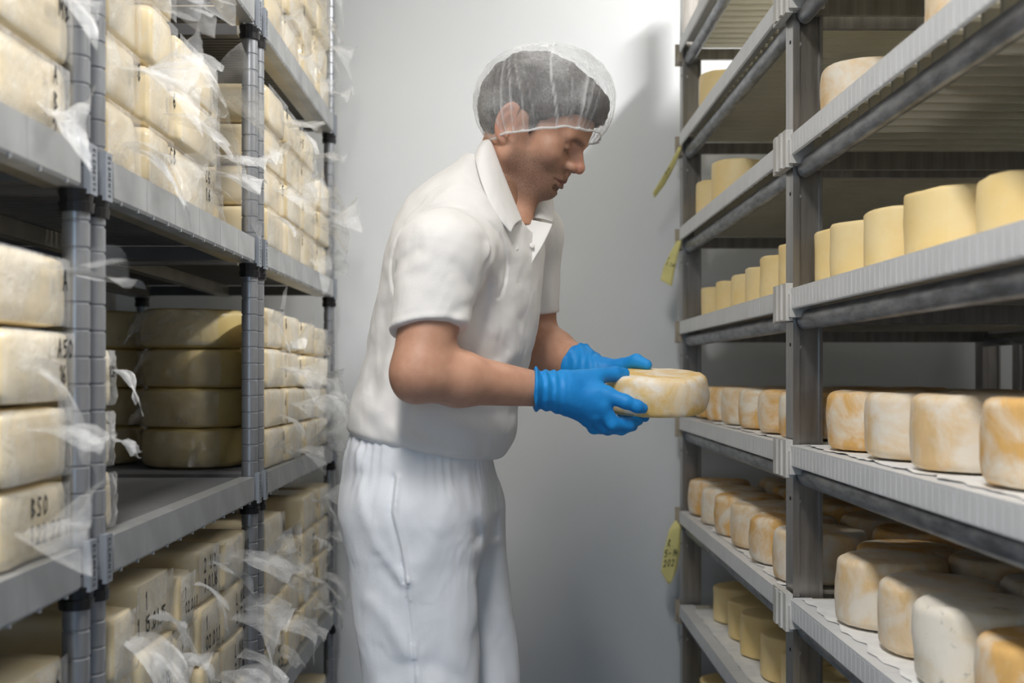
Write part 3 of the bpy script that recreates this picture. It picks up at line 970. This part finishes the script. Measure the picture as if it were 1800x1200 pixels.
def torso(P, grow=0):
    d = slices(P, TZ, TL, TR, TB, YM, TYAW, grow)
    return np.maximum(d, np.maximum(TZ[-1]-P[:, 2], P[:, 2]-TZ[0]))

# ---- legs and trousers
LZN = CAMH+(VY-np.array([740, 790, 850, 930, 1000, 1100, 1200, 1500, 1900], float))*1.9/FPX
NL = np.array([650, 628, 609, 605, 611, 624, 640, 660, 665], float); NRr = np.array([800, 815, 828, 836, 838, 838, 838, 835, 828], float)
LZF = CAMH+(VY-np.array([740, 810, 880, 960, 1050, 1130, 1200, 1500, 1750], float))*2.1/FPX
FR = np.array([866, 874, 885, 891, 900, 908, 910, 905, 895], float); FL = np.array([690, 690, 690, 695, 705, 715, 720, 745, 750], float)
def leg_slice(P, zs, l, r, Y, B, yc):
    z = P[:, 2]
    l = smooth_interp(z, zs, (l-VX)*Y/FPX); r = smooth_interp(z, zs, (r-VX)*Y/FPX)
    c, w = (l+r)/2, (r-l)/2
    q = ((np.abs((P[:, 0]-c)/w))**2.2+(np.abs((P[:, 1]-yc)/B))**2.2)**(1/2.2)
    return (q-1)*np.minimum(w, B)*.9
def trousers(P):
    dn = leg_slice(P, LZN, NL, NRr, 1.9, .088, 1.905)
    df = leg_slice(P, LZF, FL, FR, 2.1, .088, 2.095)
    dn = smax(dn, P[:, 2]-.96, .05); df = smax(df, P[:, 2]-.96, .05)
    z = P[:, 2]
    pz = CAMH+(VY-np.array([735, 760, 800, 850, 900, 960, 1000], float))/1000
    pl = np.array([634, 624, 613, 608, 609, 640, 700], float); pr = np.array([855, 860, 865, 873, 877, 860, 830], float)
    dp = slices(P, pz, pl, pr, np.array([.152, .156, .163, .170, .176, .16, .12]), YM, math.radians(12))
    dp = np.maximum(dp, np.maximum(pz[-1]-z, z-pz[0]))
    d = smin(smin(dn, df, .022), dp, .03)
    # gathers under the waistband, long loose folds further down
    ang = np.arctan2(P[:, 1]-YM, P[:, 0]+.14)
    g = np.exp(-((1.035-z)/.06)**2)
    d = d-g*.0013*np.sin(ang*46+3*np.sin(ang*9))
    lowf = np.clip((1.0-z)/.3, 0, 1)
    d = d-lowf*(.0045*wob(P*np.array([1, 1, .35]), 34, 2)+.0022*wob(P*np.array([1, 1, .55]), 70, 5))
    for pts, w, a in TFOLD: d = d-ridge(P, pts, w, a*.75)
    d = smax(d, .085-z, .006)
    return d
TFOLD = [(fold([(622, 800), (640, 900), (672, 975), (708, 1022)], 1.82), .012, .007), (fold([(630, 840), (655, 930), (690, 990)], 1.82), .012, -.004),
         (fold([(668, 980), (700, 1030)], 1.82), .010, -.004), (fold([(690, 840), (686, 900), (702, 960), (712, 1020)], 1.82), .004, -.005),
         (fold([(698, 840), (694, 900), (708, 960), (718, 1020)], 1.82), .005, .005),
         (fold([(712, 1022), (722, 1110), (728, 1200), (734, 1400)], 1.82), .0035, -.004), (fold([(717, 1022), (728, 1110), (735, 1200)], 1.82), .005, .003),
         (fold([(815, 805), (812, 850), (822, 900), (836, 960)], 1.83), .010, -.004), (fold([(824, 810), (823, 850), (836, 910)], 1.83), .012, .003),
         (fold([(845, 810), (848, 870), (852, 940), (846, 1010)], 1.9), .010, .003), (fold([(836, 820), (838, 880), (842, 940)], 1.9), .008, -.003),
         (fold([(862, 812), (868, 880), (870, 960)], 1.9), .006, -.005),
         (fold([(790, 880), (760, 960), (720, 1040)], 1.82), .02, .004), (fold([(680, 1190), (715, 1165), (760, 1170), (800, 1195)], 1.82), .016, -.003),
         (fold([(650, 1060), (690, 1100), (720, 1150)], 1.82), .014, .004)]

# ---- polo shirt
SFOLD = [(fold([(800, 470), (838, 520), (842, 580), (820, 610)], 1.75), .008, -.005), (fold([(850, 430), (856, 500), (848, 560)], 1.82), .007, -.006),
         (fold([(868, 420), (872, 500), (866, 580)], 1.84), .010, .005), (fold([(860, 640), (890, 610), (915, 560)], 1.84), .010, -.004),
         (fold([(850, 650), (885, 640), (915, 620)], 1.84), .009, .004), (fold([(690, 470), (705, 455), (735, 440)], 1.74), .006, -.005),
         (fold([(688, 490), (712, 475), (745, 462)], 1.74), .007, .004), (fold([(676, 540), (672, 600), (662, 660), (650, 700)], 1.86), .010, -.006),
         (fold([(690, 560), (682, 640), (668, 720)], 1.86), .010, .005), (fold([(725, 705), (716, 750), (706, 790)], 1.84), .004, -.004),
         (fold([(760, 730), (820, 760), (880, 765)], 1.84), .016, .006), (fold([(740, 760), (810, 785), (870, 782)], 1.84), .010, -.004),
         (fold([(780, 715), (850, 735), (900, 725)], 1.84), .010, -.004), (fold([(640, 700), (680, 750), (730, 775)], 1.84), .012, .006),
         (fold([(790, 560), (810, 540), (832, 535)], 1.73), .006, -.004), (fold([(780, 585), (805, 565), (830, 560)], 1.73), .006, .003),
         (fold([(910, 505), (905, 560), (900, 620)], 1.85), .007, .004), (fold([(740, 400), (700, 420), (690, 450)], 1.76), .012, .004)]
HEMN, HEMF = ELN+(SHN-ELN)*.36, ELF+(SHF-ELF)*.30
def shirt(P):
    d = torso(P, .0)
    d = smin(d, rc(P, W3(852, 338, 1.97), SHN+np.array([.006, .02, -.002]), .036, .062), .045)
    d = smin(d, rc(P, W3(878, 345, 2.03), SHF+np.array([0, -.02, 0]), .038, .056), .045)
    sn = rc(P, SHN, HEMN, .073, .0595); nrm = (HEMN-SHN)/np.linalg.norm(HEMN-SHN)
    nrm2 = np.array([nrm[0]+.26, nrm[1], nrm[2]]); nrm2 /= np.linalg.norm(nrm2)
    hem_band = np.exp(-(((P-HEMN)@nrm2+.012)/.0035)**2)*.0012
    sn = smax(sn+hem_band*.35, (P-HEMN)@nrm2, .004)
    sf = rc(P, SHF, HEMF, .060, .053); nf = (HEMF-SHF)/np.linalg.norm(HEMF-SHF)
    sf = smax(sf, (P-HEMF)@nf, .004)
    d = smin(d, sn, .028)
    d = smin(d, sf, .03)
    # seam round the near sleeve head
    sc = np.abs(np.linalg.norm((P-(SHN+np.array([.004, .055, -.012]))), axis=1)-.098)
    d = d+.0025*np.exp(-(sc/.003)**2)*(P[:, 1] < 1.9)*(P[:, 2] > 1.27)
    for pts, w, a in SFOLD: d = d-ridge(P, pts, w*1.3, a*.42)
    d = d-.0028*wob(P*np.array([1, 1, .6]), 38, 3)-.0012*wob(P, 85, 9)
    # slanting hem
    hem = CAMH+(VY-(760+(P[:, 0]-fold([(620, 0)], YM)[0][0])*1000*.195))/1000
    d = smax(d, hem-P[:, 2], .014)
    # neck opening
    d = smax(d, -rc(P, W3(868, 235, 2.0), W3(912, 372, 1.965), .062, .040), .006)
    return d
def open_neck(P): return shirt(P)

# ---- gloves
def hand_n(P):
    K = [W3(1066, 694, 1.868), W3(1058, 713, 1.868), W3(1046, 728, 1.876), W3(1032, 736, 1.890)]
    Wp = W3(968, 686, 1.868)
    d = rc(P, W3(925, 683, 1.850), Wp, .0350, .0315)
    d = smin(d, rc(P, Wp, W3(990, 688, 1.872), .0300, .0290), .01)
    for k, r in zip(K, (.0145, .0145, .0135, .0125)):
        d = smin(d, rc(P, W3(992, 692, 1.874), k, .0270, r), .014)
    d = smin(d, rc(P, W3(1000, 672, 1.876), W3(1042, 671, 1.885), .019, .017), .014)   # thumb ball
    web = rc(P, W3(1030, 676, 1.882), W3(1050, 688, 1.872), .013, .012); d = smin(d, web, .012)
    fingers = [
        ([K[0], W3(1100, 706, 1.859), W3(1120, 714, 1.861), W3(1130, 717, 1.866)], [.0135, .0112, .0104, .0085]),
        ([K[1], W3(1077, 744, 1.872), W3(1104, 746, 1.885), W3(1122, 739, 1.900)], [.0135, .0112, .0105, .0085]),
        ([K[2], W3(1062, 750, 1.895), W3(1092, 754, 1.920), W3(1112, 749, 1.935)], [.0125, .0112, .0100, .0085]),
        ([K[3], W3(1044, 752, 1.915), W3(1068, 755, 1.940), W3(1088, 751, 1.952)], [.0115, .0098, .0092, .008])]
    for pts, rs in fingers: d = smin(d, chain(P, pts, rs, .005), .006)
    d = smin(d, chain(P, [W3(1020, 668, 1.882), W3(1052, 661, 1.895), W3(1080, 657, 1.912), W3(1097, 656, 1.922)], [.0165, .0135, .0122, .0098], .006), .010)
    x = P[:, 0]
    cuff = np.clip((W3(1002, 0, 1.86)[0]-x)/.045, 0, 1)
    d = d-cuff*(.0018*np.sin(x*420+3*wob(P, 60, 1))+.0012*wob(P, 130, 2))-.0005*wob(P, 150, 4)
    cx = W3(939, 0, 1.86)[0]
    d = d-.0028*np.exp(-((x-cx-.003)/.003)**2)
    d = smax(d, cx+.002*wob(P, 90, 7)-x, .003)
    return d
def hand_f(P):
    Wp = W3(1042, 652, 2.085)
    d = rc(P, ELF+(WRF-ELF)*.6, Wp, .0450, .0325)
    pal = W3(1062, 662, 2.080)
    K = [W3(1095, 668, 2.080), W3(1090, 682, 2.082), W3(1085, 694, 2.080), W3(1078, 704, 2.074)]
    for k, r in zip(K, (.0135, .0135, .013, .012)):
        d = smin(d, rc(P, pal, k, .0250, r), .014)
    fingers = [
        ([K[0], W3(1130, 676, 2.081), W3(1155, 690, 2.072), W3(1168, 698, 2.066)], [.0130, .0108, .0100, .0082]),
        ([K[1], W3(1120, 700, 2.078), W3(1142, 716, 2.064), W3(1152, 724, 2.052)], [.0130, .0110, .0100, .0082]),
        ([K[2], W3(1108, 718, 2.066), W3(1124, 730, 2.048), W3(1134, 734, 2.032)], [.0120, .0105, .0095, .008]),
        ([K[3], W3(1094, 724, 2.052), W3(1104, 735, 2.034), W3(1112, 737, 2.020)], [.0115, .0095, .0088, .0078])]
    for pts, rs in fingers: d = smin(d, chain(P, pts, rs, .005), .006)
    d = smin(d, chain(P, [W3(1062, 648, 2.072), W3(1092, 643, 2.050), W3(1118, 634, 2.030), W3(1137, 641, 2.014)], [.0180, .0130, .0118, .0095], .006), .010)
    x = P[:, 0]
    d = d-.0010*np.sin(x*380+2*wob(P, 70, 3))*np.clip((W3(1070, 0, 2.08)[0]-x)/.03, 0, 1)-.0005*wob(P, 150, 4)
    nrm = (WRF-ELF)/np.linalg.norm(WRF-ELF)
    cut = -((P-(ELF+(WRF-ELF)*.76))@nrm)
    d = d-.0022*np.exp(-((cut+.003)/.003)**2)
    return smax(d, cut, .003)

# ---- person materials
n = NT('skin'); v = n.co()
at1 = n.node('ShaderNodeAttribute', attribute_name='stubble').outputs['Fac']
at2 = n.node('ShaderNodeAttribute', attribute_name='lip').outputs['Fac']
c = n.ramp(n.noise(38, 5, .6), [(.3, (.50, .255, .165)), (.7, (.60, .335, .225))])
c = n.mix(at2, c, (.50, .175, .13))
sp = n.ramp(n.noise(900, 2, .6), [(.38, .35), (.62, 1.0)])
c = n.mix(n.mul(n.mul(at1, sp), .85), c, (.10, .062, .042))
n.base(c); n.set(Roughness=.5, Subsurface_Weight=.12, Subsurface_Scale=.006)
n.b.inputs['Subsurface Radius'].default_value = (1, .35, .2)
n.bump(n.noise(420, 3, .6), .18, .001)
M['skin'] = n.m
n = NT('dark_hair'); w = n.noise(150, 4, .7, n.scale(n.co(), (1, 1, .3)), 1.0)
n.base(n.ramp(w, [(.35, (.008, .007, .006)), (.65, (.085, .066, .054))])); n.set(Roughness=.5); n.bump(w, 1.0, .006)
M['hair'] = n.m
def cloth(name, c, sc, st):
    n = NT(name); n.base(n.ramp(n.noise(6, 3), [(.3, tuple(x*.97 for x in c)), (.7, c)])); n.set(Roughness=.85, Sheen_Weight=.15)
    wr = n.noise(13, 2, .5, n.scale(n.co(), (1.2, 1.2, .75)), .5)
    b1 = n.node('ShaderNodeBump'); n.L(wr, b1.inputs['Height']); b1.inputs['Strength'].default_value = .6; b1.inputs['Distance'].default_value = .011
    b2 = n.node('ShaderNodeBump'); n.L(n.noise(sc, 3, .7), b2.inputs['Height']); b2.inputs['Strength'].default_value = st; b2.inputs['Distance'].default_value = .0015
    n.L(b1.outputs[0], b2.inputs['Normal']); n.L(b2.outputs[0], n.b.inputs['Normal'])
    return n.m
M['polo'] = cloth('white_polo_knit', (.84, .82, .80), 420, .25)
M['trouser'] = cloth('white_trouser_twill', (.78, .81, .86), 300, .2)
n = NT('blue_nitrile'); n.base(n.ramp(n.noise(16, 4), [(.3, (.006, .22, .62)), (.7, (.012, .30, .74))])); n.set(Roughness=.55, Specular_IOR_Level=.4)
n.bump(n.noise(120, 5, .65, None, .8), .35, .0016)
M['glove'] = n.m
M['eye'] = simple('eye_white', (.55, .52, .50), .2)
M['button'] = simple('pearl_button', (.80, .78, .74), .3)
M['shoe'] = simple('white_clog', (.75, .76, .77), .45, 0, 20, .05)

# ---- assemble the person
FEET = Vector((-.10, 2.0, 0))
person = empty('person', FEET, 'man in white polo, white trousers, hair net and blue gloves holding a cheese', 'person')
def padd(name, me, parent=person):
    o = link(name, me, None, parent)
    if parent is person: o.location = -FEET
    return o
def sculpt(name, fn, lo, hi, h, mat, attrs=None, parent=person):
    V, Q = surf_net(fn, lo, hi, h)
    return padd(name, np_mesh(name, V, Q, mat, attrs(V) if attrs else None), parent)
# body: head and neck finely, arms and the clothed rest coarser, one mesh
def rest_sdf(P):
    d = torso(P, -.036)
    d = smin(d, rc(P, NECK0, SHN, .045, .05), .04); d = smin(d, rc(P, NECK0, SHF, .045, .045), .04)
    for hx, Yk, kx in ((-.165, 1.905, -.160), (-.105, 2.095, -.100)):
        d = smin(d, rc(P, (hx, Yk, .93), (kx, Yk, .50), .080, .052), .03)
        d = smin(d, rc(P, (kx, Yk, .50), (kx-.01, Yk, .09), .050, .036), .02)
        d = smin(d, rc(P, (kx-.02, Yk, .05), (kx+.13, Yk, .035), .034, .026), .02)
    return d
parts = []
parts.append(surf_net(lambda P: np.maximum(head_sdf(P), W3(0, 400, 2)[2]-P[:, 2]), HO-np.array([.17, .13, .30]), HO+np.array([.20, .13, .17]), .0017))
parts.append(surf_net(lambda P: smin(arm_n(P), 1+P[:, 0]*0, .01), np.minimum(np.minimum(SHN, ELN), WRN)-.09, np.maximum(np.maximum(SHN, ELN), WRN)+.09, .0028))
parts.append(surf_net(arm_f, np.minimum(np.minimum(SHF, ELF), WRF)-.08, np.maximum(np.maximum(SHF, ELF), WRF)+.08, .0030))
parts.append(surf_net(rest_sdf, (-.34, 1.68, .0), (.20, 2.32, 1.56), .008))
V = np.concatenate([p[0] for p in parts]); Q = []; k = 0
for p in parts: Q.append(p[1]+k); k += len(p[0])
Q = np.concatenate(Q)
ql = (V-HO)@HR
f_, u_, s_ = ql[:, 0], ql[:, 1], np.abs(ql[:, 2])
sst = lambda a, b, x: np.clip((x-a)/(b-a), 0, 1)**2*(3-2*np.clip((x-a)/(b-a), 0, 1))
stub = sst(-.004, -.034, u_-.25*(f_-.06)*(f_ < .06)-.0)*sst(-.115, -.085, u_)*sst(.0, .022, f_)
moust = sst(.020, .010, np.hypot(u_+.027, (s_)*.55))*(f_ > .085)
side = sst(.020, .008, np.abs(f_-.022))*sst(-.03, -.01, u_)*sst(.05, .03, u_)*.6
bc = .0315-.35*np.maximum(s_-.036, 0)-.10*np.maximum(.020-s_, 0)+.0010*np.sin(s_*1900+u_*900)
brow = sst(.0065, .0015, np.abs(u_-bc))*sst(.004, .015, s_)*sst(.056, .036, s_)*(f_ > .06)*1.3
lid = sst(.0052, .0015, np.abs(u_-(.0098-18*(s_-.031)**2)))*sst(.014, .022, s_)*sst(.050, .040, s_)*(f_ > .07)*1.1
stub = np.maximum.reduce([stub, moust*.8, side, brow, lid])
lip = np.maximum(sst(.0075, .0045, np.abs(u_+.0415)+(.0006/(np.maximum(.028-s_, .001)))*.06)*(s_ < .026)*(f_ > .086),
                 .35*sst(.024, .008, np.sqrt((f_-.118)**2+(u_+.005)**2+s_**2)))
lip = np.maximum(lip, .45*sst(.0, .02, s_-.074)*(u_ > -.04)*(u_ < .05)*(f_ < .03)*(f_ > -.06))
ok = (np.abs(ql) < .14).all(1)
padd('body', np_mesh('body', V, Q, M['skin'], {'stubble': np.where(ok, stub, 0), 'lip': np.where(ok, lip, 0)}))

def hair_sdf(P):
    q = (P-HO)@HR
    f, u, s = q[:, 0], q[:, 1], np.abs(q[:, 2])
    d = skull_sdf(q)-.008
    d = smin(d, ell(q, (.070, .098, 0), (.047, .036, .058)), .02)      # thick front quiff
    d = smin(d, ell(q, (.0, .085, 0), (.088, .064, .074)), .02)
    line = np.interp(f, [-.12, -.06, -.035, -.022, .012, .026, .034, .060, .082, .13], [-.05, -.045, -.020, .030, .034, .004, .030, .052, .070, .080])
    d = smax(d, (line-u)*.8, .004)
    st = wob(P*np.array([1, 1, .6]), 130, 3)*.0026+wob(P, 300, 8)*.0016
    return d+st
sculpt('hair', hair_sdf, HO-np.array([.14, .12, .10]), HO+np.array([.18, .12, .17]), .0019, M['hair'])

# hair net: a gathered, puffed dome with radial pleats
NC = np.array([.067, YM-.012, HO[2]-.004])
prof = [(-.003, .775), (.004, .80), (.014, .87), (.032, .95), (.055, .995), (.075, 1.0), (.100, .945), (.122, .83), (.140, .66), (.152, .46), (.159, .24), (.1615, .06)]
rN = random.Random(4)
pl = [(rN.uniform(0, 6.283), rN.uniform(.02, .05), rN.uniform(.4, 1)*rN.choice([1, 1, -1])) for k in range(46)]
mb = MB(); NU = 220
zs_ = np.linspace(0, 1, 44)
PLV = []
def netpt(u, v):
    a = u*2*math.pi; t = v*(len(prof)-1); i = min(int(t), len(prof)-2); f = t-i
    z = prof[i][0]+(prof[i+1][0]-prof[i][0])*f; m = prof[i][1]+(prof[i+1][1]-prof[i][1])*f
    ridge_ = 0
    for (a0, wd, am) in pl:
        dd = abs((a-a0-.25*math.sin(v*5+a0*3)*v+math.pi) % (2*math.pi)-math.pi)
        if dd < wd*3: ridge_ += am*math.exp(-(dd/(wd*.55))**2)
    PLV.append(min(1.0, max(0.0, abs(ridge_)-.25))*(.35+.65*math.exp(-((v-.15)/.4)**2)))
    amp = .026*math.exp(-((v-.15)/.35)**2)+.012*math.exp(-(v/.06)**2)
    e = m*(1+amp*ridge_) + .006*noise.noise(Vector((math.cos(a)*4, math.sin(a)*4, v*7)))
    fr = .127; si = .122+.008*math.exp(-(v/.25)**2)
    x, y = e*fr*math.cos(a), e*si*math.sin(a)
    dz = .004*noise.noise(Vector((math.cos(a)*3, math.sin(a)*3, 9)))*(1-v) + (.006*math.cos(a)-.003)*max(0, 1-v*3)
    return Vector((NC[0]+x*math.cos(hy)+y*math.sin(hy)*.6, NC[1]-x*math.sin(hy)*.6+y*math.cos(hy), NC[2]+z+dz))
mb.grid(netpt, NU, 44)
n = NT('white_hair_net'); v = n.scale(n.co(), (1, 1, 1))
n.base((.92, .92, .92)); n.set(Roughness=.85)
pa = n.node('ShaderNodeAttribute', attribute_name='pleat').outputs['Fac']
fine = n.ramp(n.noise(260, 3, .8), [(.35, .6), (.7, 1.0)])
haze = n.ramp(n.noise(14, 4, .6), [(.40, .20), (.66, .50)])
ad = n.node('ShaderNodeMath', operation='ADD', use_clamp=True); n.L(n.mul(haze, fine), ad.inputs[0]); n.L(n.mul(pa, .55), ad.inputs[1])
n.L(ad.outputs[0], n.b.inputs['Alpha']); M['net'] = n.m
nm = mb.mesh('hair_net', M['net'], True)
at_ = nm.attributes.new('pleat', 'FLOAT', 'POINT'); at_.data.foreach_set('value', np.array(PLV[:len(nm.vertices)], F32))
padd('hair_net', nm)
# elastic band
bandm = MB()
ring = [netpt(k/120, .04) for k in range(120)]
for k in range(120):
    c0 = ring[k]; tz = Vector((0, 0, 1)); cdir = Vector((c0.x-NC[0], c0.y-NC[1], 0)).normalized()
    rr_ = .0016+.0010*noise.noise(c0*200)
    for j in range(6):
        a = j*math.pi/3
        bandm.v.append(tuple(c0+cdir*rr_*math.cos(a)+tz*(rr_*1.3*math.sin(a)-.002)))
for k in range(120):
    for j in range(6):
        bandm.f.append((k*6+j, k*6+(j+1) % 6, ((k+1) % 120)*6+(j+1) % 6, ((k+1) % 120)*6+j))
n = NT('net_elastic'); n.base((.84, .84, .83)); n.set(Roughness=.8, Alpha=.55); M['elastic'] = n.m
padd('net_band', bandm.mesh('net_band', M['elastic'], True))

sh = sculpt('polo_shirt', shirt, (-.33, 1.66, .93), (.22, 2.30, 1.60), .0030, M['polo'])
tr_ = sculpt('trousers', trousers, (-.34, 1.76, .06), (.08, 2.24, 1.09), .0036, M['trouser'])
sculpt('glove', hand_n, (.02, 1.80, 1.03), (.26, 2.0, 1.19), .0016, M['glove'])
sculpt('glove', hand_f, (.09, 1.97, 1.04), (.32, 2.16, 1.22), .0018, M['glove'])

# collar: near and far leaves folded over a stand
def leaf(top, bot, name='collar'):
    def fn(u, v):
        def ev(L):
            t = u*(len(L)-1); i = min(int(t), len(L)-2); f = t-i
            p0 = L[max(i-1, 0)]; p1 = L[i]; p2 = L[i+1]; p3 = L[min(i+2, len(L)-1)]
            return Vector(.5*((2*p1)+(-p0+p2)*f+(2*p0-5*p1+4*p2-p3)*f*f+(-p0+3*p1-3*p2+p3)*f**3))
        a, b = ev(top), ev(bot)
        q = a.lerp(b, v); out = (Vector((q.x, q.y, 0))-Vector((-.02, 2.0, 0)))
        return q+Vector((-.2, -1, .3)).normalized()*(.011*math.sin(math.pi*v)) if name == 'collar' else q
    mb = MB().grid(fn, 24, 8)
    o = padd(name, mb.mesh(name, M['polo'], True), sh)
    finish(o, solid=.0035)
    m = o.modifiers.new('sub', 'SUBSURF'); m.levels = 1; m.render_levels = 1
    return o
leaf([W3(853, 246, 2.03), W3(864, 250, 1.955), W3(880, 292, 1.928), W3(898, 338, 1.918), W3(918, 388, 1.915)],
     [W3(842, 270, 2.06), W3(835, 276, 1.925), W3(846, 322, 1.872), W3(870, 374, 1.852), W3(898, 410, 1.862)])
leaf([W3(853, 246, 2.03), W3(885, 262, 2.065), W3(915, 300, 2.065), W3(928, 340, 2.04), W3(922, 384, 1.985)],
     [W3(850, 268, 2.07), W3(890, 280, 2.11), W3(945, 315, 2.115), W3(972, 350, 2.08), W3(972, 392, 2.02)])
# placket: open flap and the buttoned strip
leaf([W3(922, 384, 1.960), W3(918, 420, 1.945), W3(912, 470, 1.930), W3(909, 512, 1.915)],
     [W3(972, 394, 1.985), W3(956, 428, 1.955), W3(930, 472, 1.930), W3(913, 516, 1.915)], 'placket')
for (x, y, Y) in ((935, 432, 1.937), (906, 436, 1.895)):
    b = padd('button', MB().lathe([(.0045, 0), (.005, .001), (.004, .002), (.0015, .0016)], 12).mesh('button', M['button'], True), sh)
    b.location = W3(x, y, Y); b.rotation_euler = (math.radians(75), 0, math.radians(25))
for Yk, kx in ((1.905, -.18), (2.095, -.12)):
    sculpt('shoe', lambda P: smax(smin(rc(P, (kx-.03, Yk, .055), (kx+.15, Yk, .035), .055, .046), rc(P, (kx-.02, Yk, .09), (kx, Yk, .06), .05, .05), .03), .002-P[:, 2], .004), (kx-.12, Yk-.09, -.02), (kx+.24, Yk+.09, .17), .006, M['shoe'])

# ------------------------------------------------------------------ the held cheese
hm = wheel_mesh(.090, .066, 77, M['rind_held'], .06, 64, .013, .0030)
o = link('cheese_round', hm, None, None, px(1150, 722, 1.968))
o.rotation_euler = (math.radians(6.5), math.radians(-2.5), .4)
tag(o, 'golden cheese wheel with white bloom held in the blue gloved hands', 'cheese')
